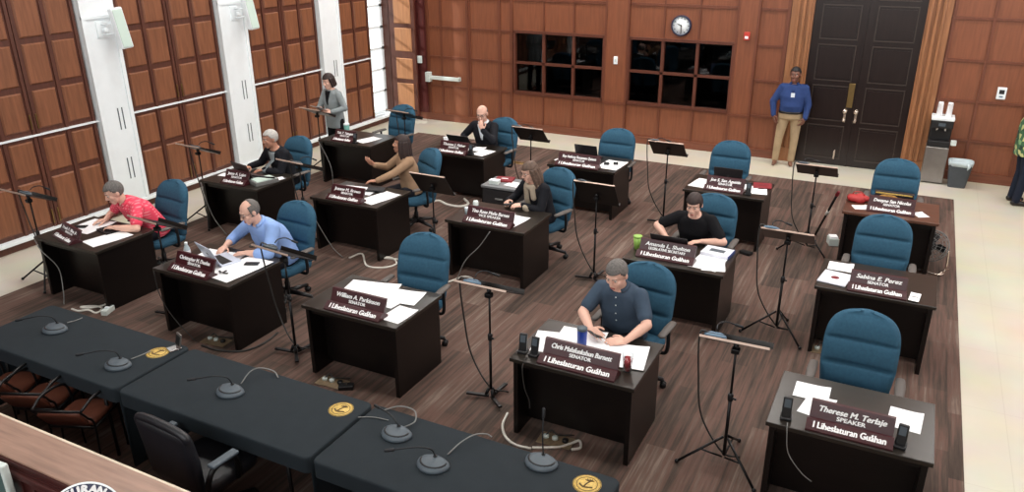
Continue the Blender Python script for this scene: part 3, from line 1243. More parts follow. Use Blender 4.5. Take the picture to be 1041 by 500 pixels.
def nameplate(key, off, width, l1, l2, label, rz=0.0, dy=0.02):
    x, y = DESKS[key]
    r0 = empty('name_plate', (x+off+width/2, y+dy, TOP), rz)
    tag(r0, label, 'name plate', 'red name plates on the desks')
    w = width/2
    b = MB()
    tilt = 0.06
    b.prism([(0.085, 0.02), (0.115, 0.02), (0.115+tilt, 0.165), (0.09+tilt, 0.165)], -w, w)
    b.build('upper_board', M['plate'], r0)
    b = MB()
    b.prism([(0.0, 0.0), (0.15, 0.0), (0.15, 0.02), (0.085, 0.062), (0.07, 0.062), (0.0, 0.012)], -w-0.01, w+0.01)
    base = b.build('base', M['plate'], r0)
    ang = math.atan2(0.145, tilt)
    n1 = Matrix.Rotation(ang-PI/2, 4, 'X')
    dirn = V((0, tilt, 0.145)).normalized()
    nor = V((0, -0.145, tilt)).normalized()

    def on(p, up, nr):
        xa = V((1, 0, 0))
        mm = Matrix((xa, up, nr)).transposed().to_4x4()
        mm.translation = p
        return mm
    p0 = V((0, 0.0853, 0.02))
    text(l1, 0.056, on(p0+dirn*0.108+nor*0.001, dirn, nor), r0, M['letter'], shear=0.22, bold=0.0030, width=width*0.80)
    text(l2, 0.040, on(p0+dirn*0.062+nor*0.001, dirn, nor), r0, M['letter'], bold=0.0022, width=min(width*0.66, 0.022*len(l2)+0.03))
    up = V((0, 0.07, 0.05)).normalized()
    nr = V((0, -0.05, 0.07)).normalized()
    text('I Liheslaturan Gu\u00e5han', 0.066, on(V((0, 0.035, 0.037))+nr*0.001, up, nr), base, M['letter'], bold=0.0028, width=width*0.86)
    return r0


nameplate('D1', 0.17, 0.46, 'Frank F. Blas, Jr.', 'SENATOR', 'red name plate on the desk of the man in pink', R(-13), 0.05).scale = (1, 1, 0.78)
nameplate('D2', 0.20, 0.55, 'Christopher M. Due\u00f1as', 'SENATOR', 'red name plate on the desk with the white laptop', R(-2))
nameplate('D3', 0.26, 0.60, 'William A. Parkinson', 'SENATOR', 'red name plate in front of loose papers at an empty front row chair')
nameplate('D4', 0.25, 0.64, 'Chris Malafunkshun Barnett', 'SENATOR', 'red name plate between the two black handsets and the red drink')
nameplate('D5', 0.27, 0.54, 'Therese M. Terlaje', 'SPEAKER', 'red name plate reading SPEAKER on the front desk beside the cream aisle')
nameplate('D15', 0.40, 0.40, 'Jesse A. Lujan', 'SENATOR', 'red name plate in front of the brown laptop of the grey-haired man', R(3))
nameplate('D13', 0.26, 0.52, 'Joanne M. Brown', 'SENATOR', 'red name plate on the desk of the woman in tan')
nameplate('D10', 0.24, 0.62, 'Tina Rose Mu\u00f1a Barnes', 'VICE SPEAKER', 'red name plate on the desk of the woman with the cream scarf')
nameplate('D9', 0.12, 0.60, 'Amanda L. Shelton', 'LEGISLATIVE SECRETARY', 'red name plate beside the green cup', 0, 0.10)
nameplate('D6', 0.30, 0.50, 'Sabina E. Perez', 'SENATOR', 'red name plate beside the white folder with a seal')
nameplate('D14', 0.26, 0.40, 'Telo T. Taitague', 'SENATOR', 'red name plate on the desk beside the standing woman')
nameplate('D12', 0.22, 0.50, 'Thomas J. Fisher', 'SENATOR', 'red name plate on the desk of the bald man in a suit', 0, -0.0)
nameplate('D11', 0.14, 0.66, 'Roy Anthony Benavente Quinata', 'SENATOR', 'red name plate on the desk below the dark windows', 0, -0.01)
nameplate('D8', 0.27, 0.50, 'Joe S. San Agustin', 'SENATOR', 'red name plate in front of the dark open laptop with the red folder', 0, 0.08)
nameplate('D7', 0.27, 0.52, 'Dwayne San Nicolas', 'SENATOR', 'red name plate in front of the printed box near the big door', 0, 0.12)

# ------------------------------------------------------------------ loose papers and desk items
pcount = {}
ZP = {}


def paper(px, py, w, h, rz, label, m='paper', key='d', thick=0.0022, group='loose papers on the desks', lift=0):
    z0 = TOP+0.0026*lift
    p = G(px, py, z0)
    b = MB()
    n = 6
    # a sheet with a slightly lifted corner
    vs, fs = [], []
    for s in (0, 1):
        for j in range(n+1):
            for i in range(n+1):
                u, v = i/n, j/n
                z = (thick if s else 0)+0.008*max(0, u+v-1.55)**2*6
                vs.append(V(((u-0.5)*w, (v-0.5)*h, z)))
    k = (n+1)*(n+1)
    for j in range(n):
        for i in range(n):
            a = j*(n+1)+i
            fs.append((a, a+n+1, a+n+2, a+1))
            fs.append((k+a, k+a+1, k+a+n+2, k+a+n+1))
    ring = [i for i in range(n+1)]+[j*(n+1)+n for j in range(1, n+1)]+[n*(n+1)+i for i in range(n-1, -1, -1)]+[j*(n+1) for j in range(n-1, 0, -1)]
    for a, c in zip(ring, ring[1:]+ring[:1]):
        fs.append((a, c, k+c, k+a))
    b.add(vs, fs)
    o = b.build('paper_sheet', M[m], loc=(p.x, p.y, z0), rot=(0, 0, R(rz)))
    tag(o, label, 'paper', group)
    return o


def dpaper(key, u, v, w, h, rz, label, lift=0, m='paper'):
    x, y = DESKS[key]
    p = V((x+u, y+v, 0))
    o = paper(520, 250, w, h, rz, label, m, lift=lift)
    o.location = (p.x, p.y, TOP+0.0026*lift)
    return o


A4 = (0.216, 0.28)
dpaper('D1', 0.30, 0.52, 0.36, 0.42, 4, 'white sheet under the phone on the desk of the man in pink')
dpaper('D1', 0.83, 0.34, 0.28, 0.46, -12, 'long white sheet at the chair end of the desk of the man in pink')
dpaper('D2', 0.40, 0.50, 0.50, 0.36, 6, 'white sheet under the white laptop')
dpaper('D2', 0.62, 0.30, 0.22, 0.22, 10, 'small white sheet in front of the white laptop', 1)
dpaper('D2', 0.84, 0.38, 0.36, 0.60, -6, 'large white sheet under a phone and keys, beside the white laptop', 2)
dpaper('D3', 0.38, 0.58, 0.52, 0.30, 12, 'wide white sheet by the left back corner of the empty front desk')
dpaper('D3', 0.62, 0.50, 0.42, 0.36, -6, 'white sheet in the middle of the heap on the empty front desk', 1)
dpaper('D3', 0.78, 0.56, 0.34, 0.28, 8, 'topmost white sheet of the heap on the empty front desk', 2)
dpaper('D3', 0.55, 0.28, 0.28, 0.14, 4, 'narrow white slip behind the name plate of the empty front desk', 2)
dpaper('D3', 0.94, 0.24, 0.22, 0.30, -4, 'squared white sheet apart from the heap on the empty front desk')
dpaper('D4', 0.24, 0.40, 0.38, 0.36, 14, 'white sheet behind the two black handsets')
dpaper('D4', 0.40, 0.58, 0.40, 0.28, 6, 'white sheet behind the blue tumbler', 1)
dpaper('D4', 0.62, 0.46, 0.42, 0.34, -4, 'white sheet under the hands of the man in slate', 2)
dpaper('D4', 0.86, 0.44, 0.32, 0.38, 10, 'white sheet behind the red drink', 3)
dpaper('D5', 0.24, 0.54, 0.25, 0.22, 0, 'white sheet topmost of the pair on the speaker desk', 1)
dpaper('D5', 0.30, 0.36, 0.20, 0.30, -10, 'white sheet partly behind the speaker name plate')
dpaper('D5', 0.88, 0.46, 0.22, 0.27, -4, 'single white sheet by the black handset on the aisle end of the speaker desk')
dpaper('D6', 0.18, 0.60, 0.24, 0.22, 0, 'white sheet behind the white folder')
dpaper('D7', 0.20, 0.24, 0.20, 0.16, 20, 'white slip beside the red bag')
dpaper('D7', 0.86, 0.26, 0.14, 0.18, 30, 'white slip at the aisle side of the printed box')
dpaper('D8', 0.18, 0.36, 0.26, 0.40, -8, 'white sheet at the window end of the desk with the red folder')
dpaper('D8', 0.78, 0.44, 0.24, 0.20, -20, 'white sheet behind the small black handset by the red folder')
dpaper('D8', 0.92, 0.30, 0.26, 0.22, 12, 'white sheet in front of the red folder', 1)
dpaper('D9', 0.85, 0.30, 0.30, 0.44, -6, 'large white sheet at the aisle end of the desk with the green cup')
dpaper('D9', 0.92, 0.20, 0.24, 0.26, 14, 'white sheet jutting over the one beside the red name plate with green cup', 1)
dpaper('D10', 0.52, 0.40, 0.36, 0.26, 4, 'white sheet behind the vice speaker name plate')
dpaper('D10', 0.76, 0.32, 0.28, 0.36, -8, 'white sheet in front of the woman with the cream scarf', 1)
dpaper('D11', 0.14, 0.36, 0.20, 0.30, -10, 'white sheet at the far end of the desk below the dark windows')
dpaper('D11', 0.90, 0.36, 0.32, 0.46, -4, 'white sheet under dark clips on the desk below the dark windows')
dpaper('D12', 0.68, 0.46, 0.26, 0.24, 6, 'white sheet under the arm of the bald man in a suit')
dpaper('D12', 0.90, 0.30, 0.22, 0.34, -12, 'white sheet on the chair end of the desk of the bald man in a suit')
dpaper('D13', 0.40, 0.50, 0.52, 0.30, 8, 'wide white sheet behind the name plate of the woman in tan')
dpaper('D13', 0.86, 0.36, 0.28, 0.50, -14, 'long white sheet beside the woman in tan')
dpaper('D14', 0.78, 0.34, 0.24, 0.40, -16, 'white sheet beside the black handset near the standing woman')
dpaper('D15', 0.14, 0.34, 0.14, 0.14, 8, 'small white card beside the brown laptop')
dpaper('D15', 0.96, 0.50, 0.14, 0.22, -30, 'white slip at the chair end of the desk with the brown laptop')


def onDesk(key, u, v, lift=0.0):
    x, y = DESKS[key]
    return V((x+u, y+v, TOP+lift))


def handset(key, u, v, label, rz=0):
    """upright black wireless unit: base, slanted body"""
    p = onDesk(key, u, v)
    r0 = empty('wireless_handset', p, R(rz))
    tag(r0, label, 'handset', 'black handsets standing on the desks')
    b = MB()
    b.box(-0.04, 0.04, -0.035, 0.05, 0, 0.022, bev=0.006)
    b.build('base', M['black'], r0)
    b = MB()
    b.box(-0.033, 0.033, -0.014, 0.014, 0.0, 0.15, bev=0.008)
    body = b.build('body', M['black'], r0, loc=(0, 0.0, 0.015), rot=(R(-12), 0, 0))
    b = MB()
    b.box(-0.022, 0.022, -0.017, -0.012, 0.075, 0.135)
    b.build('display', M['micgrey'], body)
    return r0


def stand_cup(name, label, cat, p, prof, m, extra=None):
    r0 = empty(name, p)
    tag(r0, label, cat)
    b = MB()
    b.lathe(prof, n=24)
    b.build('body', M[m], r0)
    if extra:
        nm, pr, mm = extra
        b = MB()
        b.lathe(pr, n=24)
        b.build(nm, M[mm], r0)
    return r0


handset('D4', 0.06, 0.13, 'black handset at the far corner of the desk with the blue tumbler', 8)
handset('D4', 0.17, 0.12, 'black handset next to the name plate on the desk with the blue tumbler', -4)
handset('D5', 0.12, 0.10, 'black handset with a thin cord on the gangway end of the speaker desk', 4)
handset('D5', 0.86, 0.10, 'black handset close beside the speaker name plate, on its aisle side', -8)
handset('D12', 0.78, 0.10, 'black handset beside the name plate of the bald man in a suit')
handset('D14', 0.72, 0.06, 'black handset on the desk beside the standing woman')
handset('D8', 0.84, 0.12, 'black handset on the desk with the red folder')

stand_cup('tumbler', 'blue tumbler with dark lid behind the long red name plate', 'tumbler', onDesk('D4', 0.46, 0.44),
          [(0.036, 0), (0.040, 0.01), (0.043, 0.15), (0.041, 0.16)], 'bluebottle', ('lid', [(0.044, 0.155), (0.044, 0.175), (0.03, 0.182), (0.0001, 0.182)], 'micgrey'))
r0 = empty('drinking_glass', onDesk('D4', 0.93, 0.24))
tag(r0, 'clear glass of red drink beside the long red name plate', 'glass')
b = MB()
b.lathe([(0.034, 0), (0.044, 0.15), (0.0425, 0.15), (0.033, 0.006), (0.0001, 0.006)], n=24)
b.build('glass_wall', M['clear'], r0)
b = MB()
b.lathe([(0.032, 0.007), (0.0395, 0.11), (0.0001, 0.11)], n=24)
b.build('drink', M['reddrink'], r0)
r0 = empty('water_bottle', G(192, 265, TOP))
tag(r0, 'clear plastic water bottle standing beside the white laptop', 'bottle')
b = MB()
b.lathe([(0.028, 0), (0.032, 0.01), (0.032, 0.06), (0.029, 0.075), (0.032, 0.09), (0.032, 0.14), (0.014, 0.185), (0.013, 0.2), (0.0001, 0.2)], n=20)
b.build('bottle_body', M['bag'], r0)
b = MB()
b.lathe([(0.0335, 0.08), (0.0335, 0.125), (0.0001, 0.125)], n=20)
b.build('paper_label', M['paper'], r0)
b = MB()
b.lathe([(0.016, 0.19), (0.016, 0.212), (0.0001, 0.212)], n=16)
b.build('cap', M['white'], r0)
CUP = [(0.026, 0), (0.03, 0.004), (0.042, 0.12), (0.043, 0.122), (0.039, 0.122), (0.03, 0.03), (0.0001, 0.03)]
stand_cup('paper_cup', 'green cup with pale lid beside the red name plate of the person in black T-shirt', 'cup', onDesk('D9', 0.06, 0.32),
          [(0.035, 0), (0.047, 0.14), (0.0001, 0.14)], 'cupgreen', ('lid', [(0.05, 0.135), (0.05, 0.15), (0.03, 0.155), (0.0001, 0.155)], 'cupgreen'))
stand_cup('drink_can', 'white can with blue print on the desk of the woman with the scarf', 'can', onDesk('D10', 0.22, 0.38),
          [(0.028, 0), (0.034, 0.012), (0.034, 0.14), (0.027, 0.155), (0.0001, 0.155)], 'bezel', ('print_band', [(0.0347, 0.05), (0.0347, 0.10), (0.0001, 0.10)], 'micblue'))
stand_cup('paper_cup', 'small clear cup beside the white can', 'cup', onDesk('D10', 0.14, 0.30), [(0.025, 0), (0.032, 0.08), (0.0001, 0.08)], 'bag', ('rim', [(0.034, 0.075), (0.034, 0.082), (0.0001, 0.082)], 'white'))
stand_cup('paper_cup', 'white paper cup behind the dark laptop of the bald man in a suit', 'cup', onDesk('D12', 0.08, 0.52), [(0.03, 0), (0.042, 0.11), (0.0001, 0.11)], 'paper', ('rim', [(0.045, 0.105), (0.045, 0.114), (0.0001, 0.114)], 'white'))
stand_cup('paper_cup', 'teal and white cup beside the standing woman', 'cup', onDesk('D14', 0.22, 0.50), [(0.038, 0), (0.05, 0.17), (0.0001, 0.17)], 'teal', ('lid', [(0.052, 0.165), (0.052, 0.185), (0.03, 0.19), (0.0001, 0.19)], 'white'))


def laptop(key, u, v, rz, label, m, open_=105, w=0.33, d=0.23):
    """laptop used from behind the desk: keyboard towards +y, lid standing on its -y edge"""
    r0 = empty('laptop', onDesk(key, u, v, 0.008), R(rz))
    tag(r0, label, 'laptop')
    b = MB()
    b.box(-w/2, w/2, 0, d, 0, 0.016, bev=0.004)
    base = b.build('base', M[m], r0)
    b = MB()
    b.box(-w/2+0.03, w/2-0.03, 0.03, d*0.6, 0.0165, 0.0185)
    b.build('keyboard', M['black'], base)
    b = MB()
    b.box(-w/2, w/2, -0.004, 0.004, 0, d, bev=0.003)
    lid = b.build('lid', M[m], r0, loc=(0, 0, 0.018), rot=(R(open_-90), 0, 0))
    b = MB()
    b.box(-w/2+0.015, w/2-0.015, 0.004, 0.0055, 0.018, d-0.012)
    b.build('screen', M['lapscreen'], lid)
    b = MB()
    b.lathe([(0.018, 0), (0.018, 0.0012), (0.0001, 0.0012)], n=16, mtx=Matrix.Translation((0, -0.004, d*0.52)) @ RX)
    b.build('lid_badge', M['micgrey'] if m == 'laptopsilver' else M['black'], lid)
    return r0


laptop('D2', 0.50, 0.36, -16, 'white laptop open in front of the bald man in light blue', 'laptopsilver', 114)
laptop('D15', 0.62, 0.28, -12, 'dark brown laptop open in front of the grey-haired man in black', 'laptopbrown', 112, 0.38, 0.26)
laptop('D9', 0.42, 0.36, 0, 'dark laptop open in front of the person in black T-shirt', 'laptopdark', 122, 0.40, 0.25)
laptop('D8', 0.52, 0.34, 0, 'dark laptop open behind the name plate with the red folder', 'laptopdark', 98, 0.38, 0.25)
laptop('D11', 0.46, 0.46, 0, 'dark laptop open on the desk below the dark windows', 'laptopdark', 112, 0.36, 0.24)
laptop('D12', 0.42, 0.44, 0, 'dark laptop open in front of the bald man in a suit', 'laptopdark', 125, 0.40, 0.24)


def slab(name, label, cat, p, w, d, h, rz, m, detail=None, dm=None):
    r0 = empty(name, p, R(rz))
    tag(r0, label, cat)
    b = MB()
    b.box(-w/2, w/2, -d/2, d/2, 0, h, bev=min(h*0.3, 0.004))
    body = b.build('body', M[m], r0)
    if detail:
        nm, w2, d2, h2 = detail
        b = MB()
        b.box(-w2/2, w2/2, -d2/2, d2/2, h, h+h2)
        b.build(nm, M[dm], r0)
    return r0


slab('phone', 'black phone lying on white paper beside the arm of the bald man in light blue', 'phone', onDesk('D2', 0.88, 0.52, 0.012), 0.15, 0.075, 0.009, 25, 'phone', ('screen', 0.13, 0.06, 0.001), 'micdark')
slab('phone', 'dark phone lying on the sheet of the man in pink', 'phone', onDesk('D1', 0.22, 0.44, 0.006), 0.15, 0.075, 0.01, 30, 'phone', ('screen', 0.13, 0.06, 0.001), 'micdark')
slab('tablet', 'dark tablet under the hands of the man in pink', 'tablet', onDesk('D1', 0.62, 0.52, 0.004), 0.27, 0.19, 0.012, -14, 'phone', ('screen', 0.24, 0.16, 0.001), 'micdark')
slab('tablet', 'dark tablet in front of the woman in tan', 'tablet', onDesk('D13', 0.64, 0.60, 0.01), 0.26, 0.18, 0.014, 20, 'phone', ('screen', 0.23, 0.15, 0.001), 'micdark')
slab('book', 'pale book with a blue spine beside the person in black T-shirt', 'book', onDesk('D9', 0.88, 0.55, 0.004), 0.30, 0.23, 0.035, -6, 'binder', ('cover_print', 0.16, 0.08, 0.001), 'micgrey')
b = MB()
b.box(0.150, 0.156, -0.115, 0.115, 0.0, 0.036)
bo = [o for o in bpy.data.objects if o.name.startswith('book') and o.type == 'EMPTY'][0]
b.build('spine', M['bookblue'], bo)
r0 = slab('folder', 'white folder with a round red seal on the desk beside the aisle', 'folder', onDesk('D6', 0.16, 0.26, 0.002), 0.27, 0.32, 0.012, -8, 'binder')
b = MB()
b.lathe([(0.038, 0.012), (0.038, 0.0135), (0.0001, 0.0135)], n=20)
b.build('seal', M['redfolder'], r0)
slab('card', 'white card against the aisle side of the red name plate with the folder', 'card', onDesk('D6', 0.88, 0.12, 0.012), 0.09, 0.20, 0.003, -6, 'paper', ('printed_block', 0.05, 0.02, 0.0006), 'cablegrey')
slab('folder', 'dark red folder on the desk behind white sheets', 'folder', onDesk('D8', 0.94, 0.58, 0.004), 0.24, 0.24, 0.012, 10, 'redfolder', ('label_strip', 0.1, 0.02, 0.0006), 'plate')
# keys
r0 = empty('key_ring', onDesk('D2', 0.78, 0.20, 0.012))
tag(r0, 'bunch of dark keys lying on white paper beside the white laptop', 'keys')
b = MB()
b.tube([V((0.02*math.cos(t), 0.02*math.sin(t), 0.004)) for t in [k*2*PI/14 for k in range(15)]], 0.003)
b.build('ring', M['chrome'], r0)
for a in (0.3, 1.6, 2.7):
    b = MB()
    b.box(0.015, 0.07, -0.01, 0.01, 0.001, 0.008, mtx=Matrix.Rotation(a, 4, 'Z'), bev=0.002)
    b.build('key', M['black'], r0)
# clips on D11
for q, (u, v) in enumerate(((0.82, 0.34), (0.94, 0.40))):
    r0 = empty('desk_clip', onDesk('D11', u, v, 0.005), 0.4*q)
    tag(r0, ['dark clip on white paper below the dark windows, on the name plate side', 'dark clip on white paper below the dark windows, on the chair arm side'][q], 'clip', 'dark clips on the paper')
    b = MB()
    b.prism([(-0.03, 0), (0.03, 0), (0.006, 0.035), (-0.006, 0.035)], -0.035, 0.035)
    b.build('body', M['black'], r0)
    b = MB()
    b.tube([(-0.02, 0, 0.03), (-0.02, -0.02, 0.06), (0.02, -0.02, 0.06), (0.02, 0, 0.03)], 0.003)
    b.build('wire_handle', M['chrome'], r0)
# D7: printed box and red bag, glasses case
r0 = empty('snack_box', onDesk('D7', 0.54, 0.40))
tag(r0, 'dark box with orange and gold print standing behind the name plate near the big door', 'box')
b = MB()
b.box(-0.22, 0.22, -0.04, 0.04, 0, 0.20, bev=0.004)
b.build('carton', M['laptopdark'], r0)
b = MB()
b.ball((-0.06, -0.042, 0.12), (0.12, 0.004, 0.055))
b.build('printed_shape', M['snack'], r0)
b = MB()
b.box(-0.21, 0.20, -0.043, -0.040, 0.178, 0.194)
b.build('print_band', M['gold'], r0)
r0 = empty('red_bag', onDesk('D7', 0.12, 0.50))
tag(r0, 'crumpled red bag on the desk near the big door', 'bag')
b = MB()
random.seed(3)
for k in range(7):
    b.ball((random.uniform(-0.1, 0.12), random.uniform(-0.07, 0.07), 0.035+random.uniform(-.005, .01)), (0.075, 0.06, 0.038+random.uniform(0, .015)))
o = b.build('bag_body', M['redbag'], r0)
bake(o, [('REMESH', dict(mode='VOXEL', voxel_size=0.012)), ('SMOOTH', dict(factor=0.6, iterations=4))])
b = MB()
b.tube(spline([(-0.06, 0, 0.07), (-0.03, -0.02, 0.12), (0.05, -0.02, 0.12), (0.09, 0, 0.07)], 5), 0.006)
b.build('handle', M['redbag'], r0)
# D15 green-grey binders
r0 = slab('document_tray', 'pale green and grey document tray beside the brown laptop', 'tray', onDesk('D15', 0.92, 0.30, 0.001), 0.24, 0.34, 0.05, -20, 'cablegrey', ('papers', 0.2, 0.28, 0.012), 'speakergreen')
b = MB()
b.tube([(-0.1, -0.12, 0.06), (-0.1, -0.12, 0.1), (0.1, 0.0, 0.1), (0.1, 0.12, 0.065)], 0.012)
b.build('handle', M['phone'], r0)

# ------------------------------------------------------------------ side cabinet between the desks
c = G(515, 186, 0.62)
r0 = empty('side_cabinet', (c.x, c.y, 0.006))
tag(r0, 'small dark cabinet with a grey top behind the woman with the scarf', 'cabinet')
b = MB()
b.box(-0.27, 0.27, -0.22, 0.22, 0.03, 0.58)
b.build('carcass', M['cabdark'], r0)
b = MB()
b.box(-0.29, 0.29, -0.24, 0.24, 0.58, 0.615, bev=0.006)
b.build('top_board', M['cabtop'], r0)
for z0, z1 in ((0.06, 0.30), (0.32, 0.56)):
    b = MB()
    b.box(-0.25, 0.25, -0.235, -0.22, z0, z1, bev=0.004)
    dr = b.build('drawer', M['cabdark'], r0)
    b = MB()
    b.box(-0.06, 0.06, -0.255, -0.234, (z0+z1)/2-0.012, (z0+z1)/2+0.012, bev=0.004)
    b.build('handle', M['cablegrey'], dr)
cz = 0.621
o = paper(527, 179, 0.24, 0.2, -8, 'white sheet lying on the small dark cabinet')
o.location = (c.x+0.14, c.y-0.02, cz)
slab('folder', 'red folder lying on the small dark cabinet', 'folder', (c.x-0.08, c.y+0.10, cz), 0.26, 0.20, 0.03, 12, 'redfolder', ('label_strip', 0.1, 0.03, 0.0006), 'paper')
slab('box', 'small white box in front of the red folder on the dark cabinet', 'box', (c.x-0.14, c.y-0.10, cz), 0.14, 0.10, 0.05, 6, 'bezel', ('lid', 0.142, 0.102, 0.008), 'white')

# ------------------------------------------------------------------ delegate microphone units
def mic_unit(mb_m='micgrey', neck=None, name='microphone_unit', parent_scale=1.0):
    r0 = empty(name)
    s = parent_scale
    b = MB()
    # rounded half-disc base rising towards its straight rear edge
    rings = []
    n = 28
    vs, fs = [], []
    for (sc, z) in ((1.0, 0.0), (1.02, 0.010), (0.99, 0.020), (0.80, 0.032), (0.45, 0.042)):
        for k in range(n):
            a = 2*PI*k/n
            x = 0.098*math.cos(a)
            y = -0.088*math.sin(a)
            if y > 0:
                y *= 0.55
            vs.append(V((x*sc*s, (y*sc+0.02*(1-sc))*s, (z*(1 if y < 0 else 1.12))*s)))
    for i in range(4):
        for k in range(n):
            fs.append((i*n+k, i*n+(k+1) % n, (i+1)*n+(k+1) % n, (i+1)*n+k))
    fs.append(tuple(range(n-1, -1, -1)))
    fs.append(tuple(4*n+k for k in range(n)))
    b.add(vs, fs, None, True)
    b.build('base', M[mb_m], r0)
    b = MB()
    pts = [V((0.078*math.cos(t)*s, (-0.068*math.sin(t)+0.004)*s, (0.0275)*s)) for t in [PI*k/12 for k in range(13)]]
    b.tube(pts, 0.0075*s)
    b.build('speaker_slot', M['micdark'], r0)
    b = MB()
    b.lathe([(0.012*s, 0.035*s), (0.012*s, 0.05*s), (0.0001, 0.05*s)], n=12, mtx=Matrix.Translation((0.0, 0.02*s, 0)))
    b.build('button', M['micdark'], r0)
    if neck:
        b = MB()
        b.tube(spline(neck, 6), 0.0055)
        nk = b.build('gooseneck', M['micdark'], r0)
        b = MB()
        p1, p0 = V(neck[-1]), V(neck[-2])
        d = (p1-p0).normalized()
        b.cap(p1, 0.011, p1+d*0.05, 0.011)
        b.build('capsule', M['micdark'], nk)
    return r0


# ------------------------------------------------------------------ music stands
def make_stand(kind):
    r0 = empty('music_stand')
    TZ = 1.12
    # desk: tilted plate whose camera-side edge is higher, lip on the low edge
    tl = Matrix.Translation((0, 0, TZ)) @ Matrix.Rotation(R(-27), 4, 'X')
    b = MB()
    b.box(-0.25, 0.25, -0.17, 0.17, -0.004, 0.004, bev=0.002)
    b.box(-0.25, 0.25, 0.165, 0.20, -0.004, 0.004)
    b.box(-0.25, 0.25, 0.196, 0.202, 0.0, 0.045)
    b.box(-0.25, 0.25, -0.172, -0.163, -0.010, 0.010)
    desk = b.build('desk', M['standmetal'], r0)
    desk.matrix_local = tl
    b = MB()
    b.box(-0.252, 0.252, -0.178, -0.171, -0.008, 0.010, bev=0.002)
    b.build('desk_edge', M['standlip'] if kind != 'flatdark' else M['standmetal'], desk)
    b = MB()
    b.tube([(0, 0.0, TZ-0.01), (0, 0.01, TZ-0.07)], 0.02)
    b.box(-0.03, 0.03, -0.03, 0.03, TZ-0.09, TZ-0.05, bev=0.006)
    b.build('tilt_head', M['blackmetal'], r0)
    b = MB()
    b.tube([(0, 0.01, 0.62), (0, 0.01, TZ-0.06)], 0.0095)
    b.tube([(0, 0.01, 0.10), (0, 0.01, 0.64)], 0.0135)
    b.build('pole', M['blackmetal'], r0)
    b = MB()
    b.lathe([(0.018, 0.60), (0.022, 0.61), (0.022, 0.66), (0.016, 0.67)], n=12, mtx=Matrix.Translation((0, 0.01, 0)))
    b.tube([(0, 0.01, 0.635), (0.045, -0.01, 0.635)], 0.009)
    b.build('clamp_knob', M['black'], r0)
    for k in range(3):
        a = R(200)+k*2*PI/3
        dx, dy = math.cos(a), math.sin(a)
        b = MB()
        if kind == 'tripod':
            b.tube([(dx*0.02, 0.01+dy*0.02, 0.27), (dx*0.36, 0.01+dy*0.36, 0.02)], 0.011)
            b.tube([(dx*0.015, 0.01+dy*0.015, 0.08), (dx*0.19, 0.01+dy*0.19, 0.145)], 0.008)
            b.ball((dx*0.365, 0.01+dy*0.365, 0.018), 0.018)
        else:
            b.box(0.02, 0.23, -0.018, 0.018, 0.0, 0.02, bev=0.004, mtx=Matrix.Translation((0, 0.01, 0)) @ Matrix.Rotation(a, 4, 'Z') @ Matrix.Rotation(R(-4), 4, 'Y') @ Matrix.Translation((0, 0, 0.035-0.02)))
            b.tube([(dx*0.02, 0.01+dy*0.02, 0.10), (dx*0.05, 0.01+dy*0.05, 0.03)], 0.016)
        b.build('leg', M['blackmetal'], r0)
    return r0


stand_t = make_stand('tripod')
stand_f = make_stand('flat')
used = {'tripod': False, 'flat': False}
STANDS = [
    # x, y, rz, kind, label, mic?, neck style
    (-9.05, 5.22, -2, 'tripod', 'black music stand with a grey microphone unit beside the pink shirt desk', 1),
    (-6.92, 5.24, -6, 'flat', 'dark music stand between the pink shirt desk and the white laptop desk', 0),
    (-5.13, 5.20, -6, 'flat', 'music stand with a grey unit between the light blue shirt and the heap of papers', 2),
    (-2.98, 5.38, 0, 'flat', 'music stand with a blue-grey microphone unit beside the blue tumbler desk', 3),
    (-0.86, 5.36, 2, 'tripod', 'tripod music stand with a blue-grey microphone unit before the speaker desk gangway', 3),
    (-0.87, 7.80, 0, 'tripod', 'tripod music stand beside the desk with the white folder', 3),
    (-0.92, 10.35, 0, 'tripod', 'tripod music stand standing before the big door and the blue shirt man', 2),
    (-2.93, 10.55, 0, 'flat', 'dark music stand before the wood wall next to the desk with the red folder', 2),
    (-3.10, 8.24, 0, 'flat', 'dark music stand with a white cord beside the desk of the black T-shirt person', 2),
    (-5.03, 7.70, 0, 'flat', 'dark music stand beside the can on the scarf woman desk', 0),
    (-5.02, 10.45, 0, 'flat', 'dark music stand before the wood wall beneath the dark window next to the suit man', 2),
    (-7.52, 10.75, -8, 'flat', 'dark music stand before the empty chair by the bright opening', 1),
    (-7.05, 7.62, -6, 'flat', 'dark music stand in front of the chair of the grey-haired man in black', 1),
    (-8.95, 10.25, -8, 'tripod', 'dark music stand in front of the standing woman in grey', 0),
    (-8.90, 7.62, -4, 'tripod', 'dark music stand by the shutters beside the brown laptop desk', 1),
]
mic_on_stand = None
